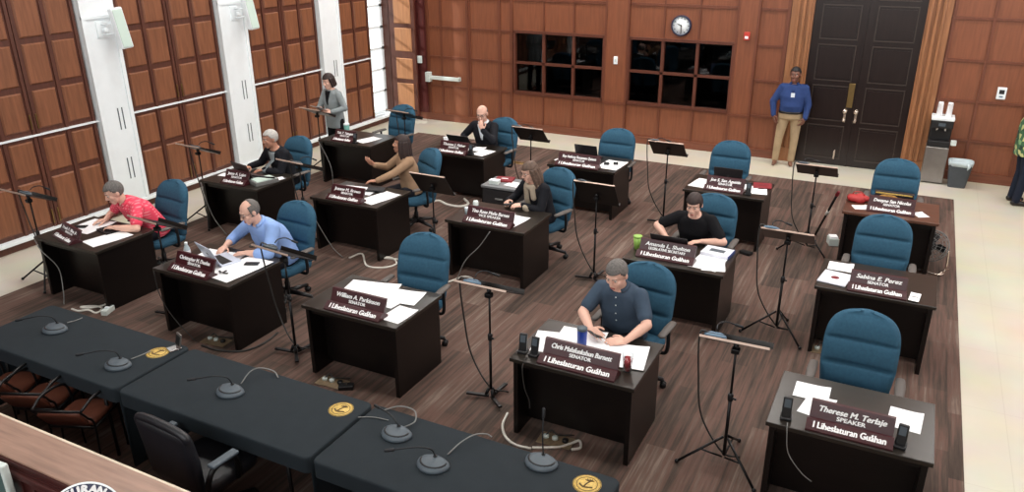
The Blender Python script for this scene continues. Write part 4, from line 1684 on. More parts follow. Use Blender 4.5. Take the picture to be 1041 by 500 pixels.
for i, (x, y, rz, kind, lab, mic) in enumerate(STANDS):
    src = stand_t if kind == 'tripod' else stand_f
    s = src if not used[kind] else copy_tree(src)
    used[kind] = True
    s.location = (x, y, 0.006)
    s.rotation_euler = (0, 0, R(rz))
    tilt = {5: 33, 6: 33, 7: 42, 8: 56, 9: 52, 10: 44}.get(i, 27)
    dk = [c_ for c_ in bpy.data.objects if c_.parent == s and c_.name.split('.')[0] == 'desk'][0]
    dk.matrix_local = Matrix.Translation((0, 0, 1.12)) @ Matrix.Rotation(R(-tilt), 4, 'X')
    tag(s, lab, 'music stand', 'music stands beside the desks')
    if mic:
        mm = mic_unit('micblue' if mic == 3 else 'micgrey', [(0.0, 0.03, 0.06), (0.0, 0.06, 0.10), (0.05, 0.10, 0.13), (0.12, 0.13, 0.12)], parent_scale=0.85)
        off = Matrix.Translation((x, y, 0.006)) @ Matrix.Rotation(R(rz), 4, 'Z') @ Matrix.Translation((-0.16, 0, 1.12)) @ Matrix.Rotation(R(-tilt), 4, 'X') @ Matrix.Translation((0, 0.02 if tilt < 30 else -0.09, 0.006)) @ Matrix.Translation((0, -0.03, 0.078))
        if mic == 1:
            off = off @ Matrix.Translation((0.12, 0.02, 0))
        off = off @ Matrix.Translation((0, 0, -0.078))
        mm.matrix_world = off
        tag(mm, 'grey-blue microphone unit resting on the '+lab.replace('dark ', '').replace('black ', '').split(' with')[0], 'microphone', 'microphone units on the music stands')
        lab2 = 'microphone unit on the stand'
        # cord hanging down from the unit
        p0 = off @ V((-0.05, -0.02, 0.03))
        pz = p0+V((-0.06, -0.02, -0.02))
        pts = [p0, pz, pz+V((0.01, 0.03, -0.35)), pz+V((0.06, 0.06, -0.75)), V((x-0.02, y+0.02, 0.12)), V((x+0.10, y+0.16, 0.014))]
        b = MB()
        b.tube(spline(pts, 7), 0.008, n=6)
        o = b.build('hanging_cable', M['cabledark'])
        tag(o, 'cord hanging down from the unit on the '+lab.replace('dark ', '').replace('black ', '').split(' with')[0], 'cord', 'cords of the music stand microphones')
LABFIX = {
    0: 'beside the pink shirt desk', 2: 'right of the light blue shirt', 3: 'beside the blue tumbler desk',
    4: 'before the speaker desk', 5: 'beside the white folder desk', 6: 'before the big door', 7: 'next to the red folder desk',
    8: 'beside the black T-shirt person', 10: 'next to the man in a suit', 11: 'by the bright opening', 12: 'before the chair of the grey-haired man', 14: 'by the shutters and the brown laptop'}
ms = [o for o in bpy.data.objects if o.get('group') == 'microphone units on the music stands']
cs = [o for o in bpy.data.objects if o.get('group') == 'cords of the music stand microphones']
idx = [i for i, s in enumerate(STANDS) if s[5]]
ms.sort(key=lambda o: (len(o.name), o.name))
cs.sort(key=lambda o: (len(o.name), o.name))
for o, c_, i in zip(ms, cs, idx):
    o['label'] = 'microphone unit lying on the music stand '+LABFIX[i]
    c_['label'] = 'cord hanging from the music stand '+LABFIX[i]

# ------------------------------------------------------------------ cloth-covered tables of the front row
TH = 0.74
TABS = [(-6.88, -5.06, 'black-clothed table above the brown chairs', 'slate-black fitted cloth on the table above the brown chairs'),
        (-5.03, -3.17, 'middle black-clothed table before the black armchair', 'slate-black fitted cloth on the middle table before the black armchair'),
        (-3.14, -1.24, 'black-clothed table with the seal nearest the blue tumbler desk', 'slate-black fitted cloth on the table nearest the blue tumbler desk')]
TY0, TY1 = 3.20, 3.94
for i, (x0, x1, l1, l2) in enumerate(TABS):
    r0 = empty('folding_table', ((x0+x1)/2, (TY0+TY1)/2, 0.006))
    tag(r0, l1, 'table', 'clothed tables in a row')
    hw, hd = (x1-x0)/2-0.03, (TY1-TY0)/2-0.03
    b = MB()
    b.box(-hw, hw, -hd, hd, TH-0.045, TH-0.006, bev=0.006)
    b.build('table_top', M['bezel'], r0)
    for sx in (-1, 1):
        for sy in (-1, 1):
            b = MB()
            b.tube([(sx*(hw-0.25), sy*(hd-0.06), TH-0.045), (sx*(hw-0.22), sy*(hd-0.05), 0.0)], 0.014)
            b.build('leg', M['blackmetal'], r0)
    # cloth: top with rounded corners and drops, open towards the rostrum side
    b = MB()
    n = 10
    cx, cy = (x0+x1)/2, (TY0+TY1)/2
    W, D, rr = (x1-x0)/2, (TY1-TY0)/2, 0.05
    loop = []
    for q, (sx, sy) in enumerate(((1, 1), (-1, 1), (-1, -1), (1, -1))):
        for k in range(n+1):
            a = q*PI/2+k*PI/2/n
            loop.append((sx*(W-rr)+rr*math.cos(a), sy*(D-rr)+rr*math.sin(a)))
    N_ = len(loop)
    lv = [(1.0, TH+0.004), (1.0, TH-0.004), (1.0, TH-0.02)]
    vs, fs = [], []
    for f_, z, ins in ((1, TH+0.006, 0.012), (1, TH+0.003, 0.004), (1, TH-0.005, 0.0)):
        for (x, y) in loop:
            vs.append(V((x*(1-ins/W), y*(1-ins/D), z)))
    for jj in range(1, 7):
        for (x, y) in loop:
            near = y < -D+0.03
            zb = (TH-0.12) if near else 0.02
            z = TH-0.005+(zb-(TH-0.005))*jj/6
            wv = 0 if near else 0.010*math.sin(x*17+y*23)*jj/6
            vs.append(V((x*(1+wv/W), y*(1+wv/D), z)))
    for i_ in range(8):
        for k in range(N_):
            fs.append((i_*N_+k, i_*N_+(k+1) % N_, (i_+1)*N_+(k+1) % N_, (i_+1)*N_+k))
    fs.append(tuple(range(N_)))
    b.add(vs, fs, None, True)
    o = b.build('tablecloth', M['blackcloth'], loc=(cx, cy, 0))
    tag(o, l2, 'tablecloth', 'slate-black tablecloths')
    # gold seal print near the far right corner
    e = MB()
    sx, sy = [(-5.23, 3.75), (-3.34, 3.77), (-1.42, 3.80)][i]
    e.lathe([(0.092, 0), (0.092, 0.0015), (0.0001, 0.0015)], n=36, mtx=Matrix.Translation((sx-cx, sy-cy, TH+0.0062)))
    em = e.build('seal_print', M['gold'], o)
    e = MB()
    for r_o in (0.066, 0.088):
        pts = [(sx-cx+r_o*math.cos(k*PI/18), sy-cy+r_o*math.sin(k*PI/18), TH+0.008) for k in range(37)]
        e.tube(pts, 0.0022, n=5)
    # palm and canoe-like shapes inside the ring
    e.tube([(sx-cx-0.01, sy-cy-0.03, TH+0.008), (sx-cx-0.004, sy-cy, TH+0.008), (sx-cx+0.008, sy-cy+0.03, TH+0.008)], 0.005, n=5)
    for a in range(5):
        t = R(30+a*36)
        e.tube([(sx-cx+0.008, sy-cy+0.03, TH+0.008), (sx-cx+0.008+0.03*math.cos(t), sy-cy+0.03+0.022*math.sin(t), TH+0.008)], 0.004, n=5)
    e.tube(spline([(sx-cx-0.045, sy-cy-0.015, TH+0.008), (sx-cx-0.01, sy-cy-0.036, TH+0.008), (sx-cx+0.045, sy-cy-0.02, TH+0.008)], 5), 0.006, n=5)
    e.build('seal_lines', M['golddark'], em)

CT = TH+0.0065
NL = [(0.0, 0.02, 0.06), (-0.02, 0.0, 0.12), (-0.10, -0.05, 0.145), (-0.24, -0.10, 0.12)]
MICS = [
    (57, 333, 12, NL, 'microphone unit by the far end of the clothed table above the brown chairs'),
    (121, 369, 10, NL, 'slate-grey microphone unit beside the gold seal over the brown chairs'),
    (235, 396, 6, NL, 'microphone unit alone on the middle clothed table'),
    (404, 439, 4, [(0.0, 0.02, 0.06), (-0.01, 0.01, 0.09), (-0.08, 0.05, 0.11), (-0.22, 0.12, 0.09)], 'microphone unit with a looped cord just past the middle gold seal'),
    (441, 470, 4, NL, 'microphone unit near the open edge of the clothed table, between its two neighbours'),
    (551, 468, 0, [(0.0, 0.02, 0.06), (-0.01, 0.03, 0.13), (-0.02, 0.05, 0.22), (-0.03, 0.08, 0.30)], 'microphone unit with upright gooseneck close to the end gold seal')]
for px, py, rz, nk, lab in MICS:
    p = G(px, py, CT+0.02)
    u = mic_unit('micgrey', nk, parent_scale=1.15)
    u.location = (p.x, p.y, CT)
    u.rotation_euler = (0, 0, R(rz))
    tag(u, lab, 'microphone', 'microphone units on the clothed tables')


def cable(name, pts, r, m, label, cat='cable', group=None):
    b = MB()
    b.tube(spline(pts, 8), r, n=7)
    o = b.build(name, M[m])
    tag(o, label, cat, group)
    return o


def fl(px, py, z=0.014):
    return G(px, py, z)


def tb(px, py, z=CT+0.006):
    return G(px, py, z)


# thin cords on the cloths
cable('thin_cable', [tb(68, 328), tb(76, 326), tb(84, 323)], 0.005, 'cablegrey', 'short grey cord behind the microphone unit at the far table end', 'cord', 'cords on the clothed tables')
cable('thin_cable', [tb(133, 365), tb(146, 360), tb(153, 357)], 0.005, 'cablegrey', 'grey cord between a microphone unit and the gold seal above the brown chairs', 'cord', 'cords on the clothed tables')
cable('thin_cable', [tb(245, 390), G(254, 378, CT+0.05), G(264, 374, CT+0.06), G(278, 377, CT+0.03), tb(283, 384)], 0.005, 'cablegrey', 'pale arched cord behind the microphone unit on the middle table', 'cord', 'cords on the clothed tables')
cable('thin_cable', [tb(411, 434), G(422, 428, CT+0.03), G(421, 417, CT+0.04), G(406, 413, CT+0.02), tb(390, 417)], 0.005, 'cablegrey', 'cord looping behind the microphone unit past the middle gold seal', 'cord', 'cords on the clothed tables')
cable('thin_cable', [tb(364, 424), tb(380, 424), tb(395, 427)], 0.004, 'cablegrey', 'straight thin grey cord from the middle gold seal towards the next unit', 'cord', 'cords on the clothed tables')
cable('thin_cable', [tb(455, 462), G(468, 450, CT+0.03), G(482, 442, CT+0.05), G(494, 441, CT+0.03), tb(500, 444)], 0.005, 'cablegrey', 'arched grey cord behind the unit near the open table edge', 'cord', 'cords on the clothed tables')

# small silver phone stand
p = tb(177, 354)
r0 = empty('phone_stand', (p.x, p.y, CT), R(-20))
tag(r0, 'small silver angled stand beside the gold seal above the brown chairs', 'stand')
b = MB()
b.box(-0.045, 0.045, -0.05, 0.05, 0, 0.012, bev=0.004)
b.build('foot', M['chrome'], r0)
b = MB()
b.box(-0.045, 0.045, -0.005, 0.008, 0.0, 0.12, bev=0.003)
bk = b.build('back_plate', M['steel'], r0, loc=(0, 0.03, 0.008), rot=(R(-15), 0, 0))
b = MB()
b.box(-0.035, 0.035, -0.009, -0.005, 0.02, 0.10)
b.build('pad', M['black'], bk)

# ------------------------------------------------------------------ brown low-back chairs
bc0 = empty('stacking_chair')
b = MB()
b.loft([((0, 0, 0.425), 0.205, 0.19, fr), ((0, 0, 0.435), 0.225, 0.21, fr), ((0, 0, 0.46), 0.225, 0.21, fr), ((0, 0, 0.475), 0.20, 0.185, fr)], power=4.5, n=36)
b.build('seat', M['leather'], bc0)
b = MB()
b.loft([((0, -0.0, -0.03), 0.20, 0.105, fr), ((0, 0, -0.02), 0.22, 0.125, fr), ((0, 0, 0.0), 0.22, 0.125, fr), ((0, 0, 0.015), 0.20, 0.105, fr)], power=4.5, n=36)
b.build('backrest', M['leather'], bc0, loc=(0.0, -0.31, 0.565), rot=(R(-48), 0, 0))
for s in (-1, 1):
    b = MB()
    b.tube(spline([(s*0.235, -0.40, 0.67), (s*0.24, -0.30, 0.56), (s*0.24, -0.22, 0.44), (s*0.24, -0.26, 0.02)], 5), 0.011)
    b.build('leg', M['blackmetal'], bc0)
    b = MB()
    b.tube([(s*0.24, -0.22, 0.43), (s*0.24, 0.19, 0.43), (s*0.24, 0.22, 0.02)], 0.011)
    b.build('leg', M['blackmetal'], bc0)
    b = MB()
    b.tube(spline([(s*0.25, -0.38, 0.66), (s*0.265, -0.2, 0.69), (s*0.265, 0.05, 0.66), (s*0.25, 0.16, 0.60), (s*0.24, 0.19, 0.43)], 6), 0.013)
    b.build('armrest', M['blackmetal'], bc0)
b = MB()
b.tube([(-0.235, -0.40, 0.665), (0.235, -0.40, 0.665)], 0.012)
b.build('cross_bar', M['blackmetal'], bc0)
for yy in (-0.22, 0.19):
    b = MB()
    b.tube([(-0.24, yy, 0.43), (0.24, yy, 0.43)], 0.011)
    b.build('cross_bar', M['blackmetal'], bc0)
for i, (px, py, lab) in enumerate(((86, 418, 'brown low-back chair with metal arms beside the black armchair'),
                                   (49, 401, 'brown low-back chair between two like it beneath the clothed table'),
                                   (14, 389, 'brown low-back chair cut by the picture edge, beneath the clothed table'))):
    p = G(px, py, 0.46)
    c = bc0 if i == 0 else copy_tree(bc0)
    c.location = (p.x, p.y, 0.006)
    c.rotation_euler = (0, 0, R(24))
    c.scale = (0.76, 0.8, 1)
    tag(c, lab, 'chair', 'brown chairs beneath the clothed table')

# ------------------------------------------------------------------ black armchair
r0 = empty('armchair', (-4.05, 3.12, 0.006), R(-4))
tag(r0, 'black leather armchair seen from behind at the middle clothed table', 'chair')
b = MB()
fx = (V((1, 0, 0)), V((0, 1, 0)))
b.loft([((0, -0.22, 0.44), 0.23, 0.035, fx), ((0, -0.235, 0.52), 0.255, 0.045, fx), ((0, -0.25, 0.72), 0.265, 0.05, fx), ((0, -0.275, 0.90), 0.262, 0.048, fx), ((0, -0.28, 0.94), 0.25, 0.04, fx), ((0, -0.282, 0.955), 0.235, 0.02, fx)], power=4.5, n=36)
b.build('backrest', M['blackleather'], r0)
b = MB()
b.tube(spline([(-0.25, -0.278, 0.90), (-0.23, -0.284, 0.945), (-0.1, -0.286, 0.965), (0.1, -0.286, 0.965), (0.23, -0.284, 0.945), (0.25, -0.278, 0.90)], 6), 0.03, n=10)
b.build('top_roll', M['blackleather'], r0)
b = MB()
b.loft([((0, 0.03, 0.40), 0.25, 0.25, fx), ((0, 0.03, 0.42), 0.27, 0.27, fx), ((0, 0.03, 0.48), 0.27, 0.27, fx), ((0, 0.03, 0.50), 0.24, 0.24, fx)], power=4, n=36)
b.build('seat', M['blackleather'], r0)
for s in (-1, 1):
    b = MB()
    b.tube(spline([(s*0.27, -0.22, 0.45), (s*0.32, -0.22, 0.60), (s*0.32, -0.16, 0.66), (s*0.32, -0.04, 0.66), (s*0.31, 0.02, 0.60), (s*0.27, 0.04, 0.43)], 6), 0.02, n=8)
    a = b.build('armrest', M['blackmetal'], r0)
    b = MB()
    b.box(s*0.32-0.033, s*0.32+0.033, -0.20, 0.02, 0.67, 0.695, bev=0.01)
    b.build('arm_pad', M['micgrey'], a)
b = MB()
b.lathe([(0.03, 0.1), (0.03, 0.4)], n=12)
for k in range(5):
    a = k*2*PI/5
    b.tube([(0, 0, 0.12), (0.3*math.cos(a), 0.3*math.sin(a), 0.07)], [0.03, 0.018])
b.build('star_base', M['black'], r0)
for k in range(5):
    a = k*2*PI/5
    b = MB()
    b.lathe([(0.03, -0.016), (0.03, 0.016)], n=12, mtx=Matrix.Translation((0.3*math.cos(a), 0.3*math.sin(a), 0.031)) @ Matrix.Rotation(a, 4, 'Z') @ RX)
    b.tube([(0.3*math.cos(a), 0.3*math.sin(a), 0.03), (0.3*math.cos(a), 0.3*math.sin(a), 0.08)], 0.01)
    b.build('caster', M['black'], r0)

# ------------------------------------------------------------------ rostrum
RZ = 1.06
ry1 = G(90, 459, RZ).y
ry0 = G(40, 478.5, RZ).y
r0 = empty('rostrum', (-4.0, (ry0+ry1)/2, 0.0))
tag(r0, 'long dark red wooden rostrum with a worn brown counter below the camera', 'rostrum')
cy = (ry0+ry1)/2
b = MB()
b.box(-3.2, 2.6, ry0-cy, ry1-cy, RZ-0.04, RZ, bev=0.004)
b.build('counter', M['rosttop'], r0)
b = MB()
b.box(-3.2, 2.6, ry1-cy-0.002, ry1-cy+0.014, RZ-0.035, RZ+0.003, bev=0.004)
b.build('worn_edge', M['rostedge'], r0)
b = MB()
b.box(-3.2, 2.6, ry1-cy-0.06, ry1-cy-0.03, 0.006, RZ-0.04)
for k in range(6):
    x = -3.1+k*0.95
    for (z0, z1) in ((0.15, 0.92),):
        b.box(x, x+0.8, ry1-cy-0.03, ry1-cy-0.018, z0, z1)
b.build('front_panel', M['rostwood'], r0)
b = MB()
b.box(-3.2, 2.6, ry0-cy-0.012, ry0-cy+0.02, RZ-0.06, RZ-0.012, bev=0.008)
b.box(-3.2, 2.6, ry0-cy-0.045, ry0-cy-0.01, RZ-0.10, RZ-0.055, bev=0.01)
b.build('moulding', M['rostwood'], r0)
b = MB()
b.box(-3.2, 2.6, ry0-cy-0.02, ry0-cy+0.02, 0.74, RZ-0.05)
for k in range(8):
    x = -3.15+k*0.72
    frame_box(b, x, x+0.62, 0.77, RZ-0.11, ry0-cy-0.02, 0.02, 0.012)
b.build('inner_panel', M['rostwood'], r0)
b = MB()
b.box(-3.2, 2.6, ry0-cy-0.62, ry0-cy+0.02, 0.70, 0.74, bev=0.004)
b.build('desk_board', M['rostwood'], r0)
b = MB()
for x in (-3.2, -1.3, 0.6, 2.55):
    b.box(x, x+0.05, ry0-cy-0.60, ry1-cy-0.06, 0.006, 0.70)
b.build('support', M['rostwood'], r0)
# monitor
mt = G(8.5, 469, RZ+0.04)
r0 = empty('monitor', (mt.x-0.255, mt.y-0.06, 0.741), R(6))
tag(r0, 'white-framed monitor standing on the rostrum desk', 'monitor')
b = MB()
b.box(-0.27, 0.27, -0.02, 0.025, 0.05, RZ+0.04-0.741, bev=0.012)
b.build('housing', M['bezel'], r0)
b = MB()
b.box(-0.245, 0.245, -0.0225, -0.019, 0.08, RZ+0.04-0.741-0.022)
b.build('screen', M['screen'], r0)
b = MB()
b.box(-0.1, 0.1, -0.07, 0.07, 0, 0.012, bev=0.004)
b.box(-0.03, 0.03, 0.0, 0.03, 0.01, 0.1)
b.build('foot', M['bezel'], r0)
# round seal plaque leaning on the rostrum desk
pc = V((0, 0, CAM_H))+(rgt*((86-520.5)/F_PX)+dwn*((528-250)/F_PX)+fwd)*4.2
nrm = (V((0, 0, CAM_H))-pc).normalized()
xr = rgt.copy()
xr = (xr-nrm*xr.dot(nrm)).normalized()
yr = nrm.cross(xr)
pm = Matrix((xr, yr, nrm)).transposed().to_4x4()
pm.translation = pc
r0 = empty('seal_plaque')
r0.matrix_world = pm
tag(r0, 'round navy and white seal plaque on a small easel behind the rostrum counter', 'plaque')
SR = 37/F_PX*4.2
b = MB()
b.lathe([(SR, -0.012), (SR, 0.004), (SR*0.94, 0.006), (0.0001, 0.006)], n=64)
b.build('rim', M['white'], r0)
b = MB()
b.lathe([(SR*0.945, 0.0062), (SR*0.945, 0.0075), (0.0001, 0.0075)], n=64)
b.build('navy_ring', M['navy'], r0)
b = MB()
b.lathe([(SR*0.60, 0.0076), (SR*0.60, 0.0085), (0.0001, 0.0085)], n=48)
ctr = b.build('centre', M['white'], r0)
b = MB()
b.lathe([(SR*0.56, 0.0086), (SR*0.56, 0.0092), (0.0001, 0.0092)], n=48)
b.build('centre_field', M['micblue'], ctr)
inv_p = pm.inverted()
b = MB()
low = pc-yr*SR*0.96
for sg in (-1, 1):
    f0 = V((low.x, low.y, 0.742))+xr*sg*0.09
    b.tube([inv_p @ (low+xr*sg*0.07-nrm*0.02), inv_p @ f0], 0.010)
    b.tube([inv_p @ (pc+xr*sg*0.05-nrm*0.02), inv_p @ (V((pc.x, pc.y, 0.742))-V((nrm.x, nrm.y, 0)).normalized()*0.02+xr*sg*0.05)], 0.010)
b.tube([inv_p @ (low-xr*0.09-nrm*0.012+yr*0.01), inv_p @ (low+xr*0.09-nrm*0.012+yr*0.01)], 0.010)
b.build('easel', M['black'], r0)
word = 'LIHESLATURAN GU\u00c5HAN'
for i, ch in enumerate(word):
    if ch == ' ':
        continue
    a = R(90-(i-9.6)*15.5)
    mm = Matrix.Translation((SR*0.79*math.cos(a), SR*0.79*math.sin(a), 0.0078)) @ Matrix.Rotation(a-PI/2, 4, 'Z')
    text(ch, SR*0.30, mm, r0, M['letter'], 'letter', bold=0.004)

# ------------------------------------------------------------------ cables, floor boxes, fan
cable('charger_cable', [fl(73, 314), fl(80, 316), fl(90, 315), fl(98, 318), fl(104, 313), fl(96, 311), fl(82, 312), fl(90, 313), fl(106, 310), fl(112, 306), fl(115, 312), fl(112, 317)],
      0.012, 'cablewhite', 'white charger cable coiled on the carpet in front of the pink shirt desk')
p = fl(110, 317)
slab('charger_plug', 'white charger block on the carpet in front of the pink shirt desk', 'charger', (p.x, p.y, 0.006), 0.07, 0.16, 0.06, 20, 'bezel', ('plug_face', 0.05, 0.03, 0.01), 'white')
cable('cable', [fl(355, 262), fl(368, 258), fl(373, 270), fl(390, 272), fl(403, 268), fl(398, 262), fl(388, 262), fl(410, 264)], 0.012, 'cablewhite', 'white cable looping on the carpet behind the heap of papers', 'cable', 'white cables on the carpet')
cable('cable', [fl(452, 288), fl(463, 284), fl(472, 281), fl(480, 283), fl(484, 288)], 0.012, 'cablewhite', 'white cable on the carpet beneath the stand beside the blue tumbler desk', 'cable', 'white cables on the carpet')
cable('cable', [fl(430, 208), fl(445, 204), fl(455, 208), fl(468, 210), fl(476, 207), fl(472, 202)], 0.02, 'cablewhite', 'thick pale cable curled on the carpet behind the scarf woman desk', 'cable', 'white cables on the carpet')
cable('cable', [fl(516, 420), fl(511, 432), fl(514, 444), fl(524, 452), fl(540, 456)], 0.012, 'cablewhite', 'white cable running along the end of the blue tumbler desk', 'cable', 'white cables on the carpet')
cable('cable', [fl(541, 455), fl(556, 455), fl(570, 454), fl(582, 450), fl(589, 448), fl(590, 455), fl(581, 457)], 0.012, 'cablewhite', 'white cable before the blue tumbler desk beside a floor box', 'cable', 'white cables on the carpet')
cable('cable', [fl(205, 351), fl(222, 356), fl(245, 357), fl(262, 352), fl(274, 345), fl(282, 338)], 0.012, 'cabledark', 'dark cable on the carpet in front of the white laptop desk', 'cable')
dx, dy = DESKS['D1']
cable('cable', [(dx+0.03, dy-0.012, 0.72), (dx+0.12, dy-0.02, 0.60), (dx+0.3, dy+0.02, 0.40), (dx+0.42, dy-0.06, 0.16), (dx+0.44, dy-0.1, 0.02)], 0.006, 'cablegrey', 'thin grey cable hanging in front of the pink shirt desk', 'cable', 'thin cables hanging before desks')
dx, dy = DESKS['D2']
cable('cable', [(dx+0.03, dy-0.012, 0.72), (dx+0.07, dy-0.02, 0.45), (dx+0.20, dy+0.0, 0.2), (dx+0.48, dy-0.02, 0.02)], 0.005, 'cabledark', 'thin dark cable hanging in front of the white laptop desk', 'cable', 'thin cables hanging before desks')
dx, dy = DESKS['D15']
cable('cable', [(dx+0.04, dy-0.012, 0.72), (dx+0.12, dy-0.03, 0.45), (dx+0.24, dy-0.04, 0.2), (dx+0.45, dy-0.06, 0.02)], 0.006, 'cablegrey', 'thin grey cable hanging in front of the brown laptop desk', 'cable', 'thin cables hanging before desks')
dx, dy = DESKS['D13']
cable('cable', [(dx+0.0, dy-0.02, 0.62), (dx+0.12, dy-0.03, 0.40), (dx+0.34, dy-0.05, 0.12), (dx+0.55, dy-0.1, 0.02)], 0.006, 'cablegrey', 'thin grey cable hanging in front of the desk of the woman in tan', 'cable', 'thin cables hanging before desks')
dx, dy = DESKS['D14']
cable('cable', [(dx+0.03, dy-0.02, 0.70), (dx+0.14, dy-0.03, 0.55), (dx+0.26, dy-0.04, 0.3), (dx+0.28, dy-0.05, 0.02)], 0.006, 'cablegrey', 'thin grey cable hanging in front of the desk by the standing woman', 'cable', 'thin cables hanging before desks')
dx, dy = DESKS['D4']
cable('cable', [(dx+0.14, dy+0.05, TOP+0.01), (dx+0.13, dy-0.015, 0.70), (dx+0.15, dy-0.02, 0.52), (dx+0.19, dy-0.012, 0.40), (dx+0.20, dy-0.02, 0.33)], 0.005, 'cabledark', 'dark handset cord hanging over the front of the blue tumbler desk', 'cable', 'thin cables hanging before desks')
dx, dy = DESKS['D5']
cable('cable', [(dx+0.14, dy+0.04, TOP+0.008), (dx+0.15, dy-0.012, 0.72), (dx+0.18, dy-0.02, 0.55), (dx+0.28, dy-0.02, 0.42), (dx+0.36, dy-0.012, 0.36)], 0.004, 'cablegrey', 'thin cord hanging over the front of the speaker desk', 'cable', 'thin cables hanging before desks')
dx, dy = DESKS['D10']
cable('cable', [(dx+0.63, dy-0.012, 0.70), (dx+0.50, dy-0.05, 0.50), (dx+0.33, dy-0.10, 0.30), (dx+0.22, dy-0.14, 0.03)], 0.006, 'cablegrey', 'pale straight cable slanting down the front of the scarf woman desk', 'cable', 'thin cables hanging before desks')

BOXES = [(220, 347, 'brass floor socket box in front of the white laptop desk'), (338, 389, 'brass floor socket box in front of the desk with the heap of papers'),
         (565, 448, 'floor socket box in front of the blue tumbler desk'), (840, 357, 'floor socket box at the foot of the desk with the white folder')]
for q, (px, py, lab) in enumerate(BOXES):
    p = fl(px, py, 0.006)
    r0 = empty('floor_socket_box', (p.x, p.y, 0.006), R(4))
    tag(r0, lab, 'floor box', 'floor socket boxes')
    b = MB()
    b.box(-0.15, 0.15, -0.08, 0.08, 0, 0.008, bev=0.002)
    b.build('cover_plate', M['floorbox'], r0)
    for x in (-0.09, -0.01, 0.08):
        b = MB()
        b.lathe([(0.026, 0.006), (0.026, 0.03), (0.016, 0.034), (0.0001, 0.034)], n=12, mtx=Matrix.Translation((x, 0.01, 0)))
        b.build('plug', M['black'] if x > 0 else M['bezel'], r0)
    b = MB()
    b.tube(spline([(-0.09, 0.01, 0.03), (-0.06, 0.05, 0.06), (0.0, 0.02, 0.05), (0.05, 0.06, 0.03), (0.12, 0.12, 0.012)], 5), 0.007, n=6)
    b.build('cord', M['cabledark'], r0)
p = fl(352, 394)
slab('power_adapter', 'black power adapter on the carpet beside a floor box by the heap of papers', 'adapter', (p.x, p.y, 0.006), 0.14, 0.08, 0.04, 30, 'black', ('cord_stub', 0.02, 0.02, 0.02), 'cabledark')
p = fl(530, 166, 0.006)
r0 = empty('floor_plate', (p.x, p.y, 0.006))
tag(r0, 'flat brass plate set on the carpet behind the woman with the scarf', 'floor plate')
b = MB()
b.box(-0.2, 0.2, -0.07, 0.07, 0, 0.006, bev=0.002)
b.build('plate', M['goldstrip'], r0)
b = MB()
b.box(-0.15, -0.02, -0.045, 0.045, 0.005, 0.010)
b.box(0.02, 0.15, -0.045, 0.045, 0.005, 0.010)
b.build('flap', M['brass'], r0)
p = fl(758, 258, 0.006)
slab('foot_switch', 'small black pedal on the carpet beside the desk with the red folder', 'pedal', (p.x, p.y, 0.006), 0.16, 0.10, 0.035, -20, 'black', ('tread', 0.12, 0.07, 0.004), 'cabledark')
# white connector bag at the desk side
p = fl(846, 248, 0.006)
slab('paper_bag', 'crumpled white bag on the carpet beside the desk near the big door', 'bag', (p.x, p.y, 0.006), 0.12, 0.16, 0.10, 20, 'bezel', ('folded_top', 0.10, 0.12, 0.02), 'paper')

# leaning pole with a white band
a, c = fl(829, 238, 0.02), G(851, 198, 0.80)
b = MB()
r0 = empty('leaning_pole', a)
tag(r0, 'dark pole with a white band leaning against the desk near the big door', 'pole')
d = c-a
b.tube([(0, 0, 0), d], 0.016)
b.build('shaft', M['blackmetal'], r0)
b = MB()
b.tube([d*0.52, d*0.62], 0.021)
b.build('band', M['cablewhite'], r0)
b = MB()
b.cap(d, 0.025, d*1.06, 0.02)
b.build('grip', M['redfolder'], r0)

# floor fan
p = G(934, 262, 0.0)
r0 = empty('floor_fan', (0.53, 10.46, 0.006), R(-25))
tag(r0, 'small round floor fan with a wire cage beside the carpet edge', 'fan')
FC = V((0, 0, 0.30))
TL = Matrix.Translation(FC) @ Matrix.Rotation(R(-28), 4, 'X')
b = MB()
for rr_, yy in ((0.20, 0.0), (0.19, -0.05), (0.15, -0.075), (0.09, -0.085), (0.19, 0.05), (0.15, 0.075), (0.09, 0.085)):
    b.tube([TL @ V((rr_*math.cos(k*PI/14), yy, rr_*math.sin(k*PI/14))) for k in range(29)], 0.004 if yy else 0.007, n=5)
for k in range(20):
    t = k*PI/10
    for s in (-1, 1):
        b.tube([TL @ V((q*math.cos(t), s*y_, q*math.sin(t))) for q, y_ in ((0.20, 0.0), (0.19, 0.05), (0.15, 0.075), (0.09, 0.085), (0.03, 0.088))], 0.0022, n=4)
b.build('cage', M['cablegrey'], r0)
b = MB()
for k in range(4):
    t = k*PI/2
    mm = TL @ Matrix.Rotation(t, 4, 'Y') @ Matrix.Rotation(R(25), 4, 'Z')
    b.loft([((0, 0, 0.03), 0.02, 0.003, fx), ((0, 0, 0.08), 0.055, 0.004, fx), ((0, 0, 0.15), 0.06, 0.004, fx), ((0, 0, 0.17), 0.03, 0.003, fx)], n=10) if False else b.add(
        [mm @ V(q) for q in ((-0.02, 0, 0.03), (0.02, 0, 0.03), (0.055, 0, 0.12), (0.04, 0, 0.17), (-0.03, 0, 0.17), (-0.05, 0, 0.10),
                             (-0.02, 0.004, 0.03), (0.02, 0.004, 0.03), (0.055, 0.004, 0.12), (0.04, 0.004, 0.17), (-0.03, 0.004, 0.17), (-0.05, 0.004, 0.10))],
        [(0, 1, 2, 3, 4, 5), (11, 10, 9, 8, 7, 6)]+[(i, (i+1) % 6+0, (i+1) % 6+6, i+6) for i in range(6)])
b.build('blade', M['black'], r0)
b = MB()
b.lathe([(0.05, -0.03), (0.055, 0.0), (0.05, 0.06), (0.03, 0.08), (0.0001, 0.08)], n=16, mtx=TL @ Matrix.Rotation(-PI/2, 4, 'X'))
b.lathe([(0.04, 0.03), (0.03, 0.05), (0.0001, 0.05)], n=16, mtx=TL @ RX)
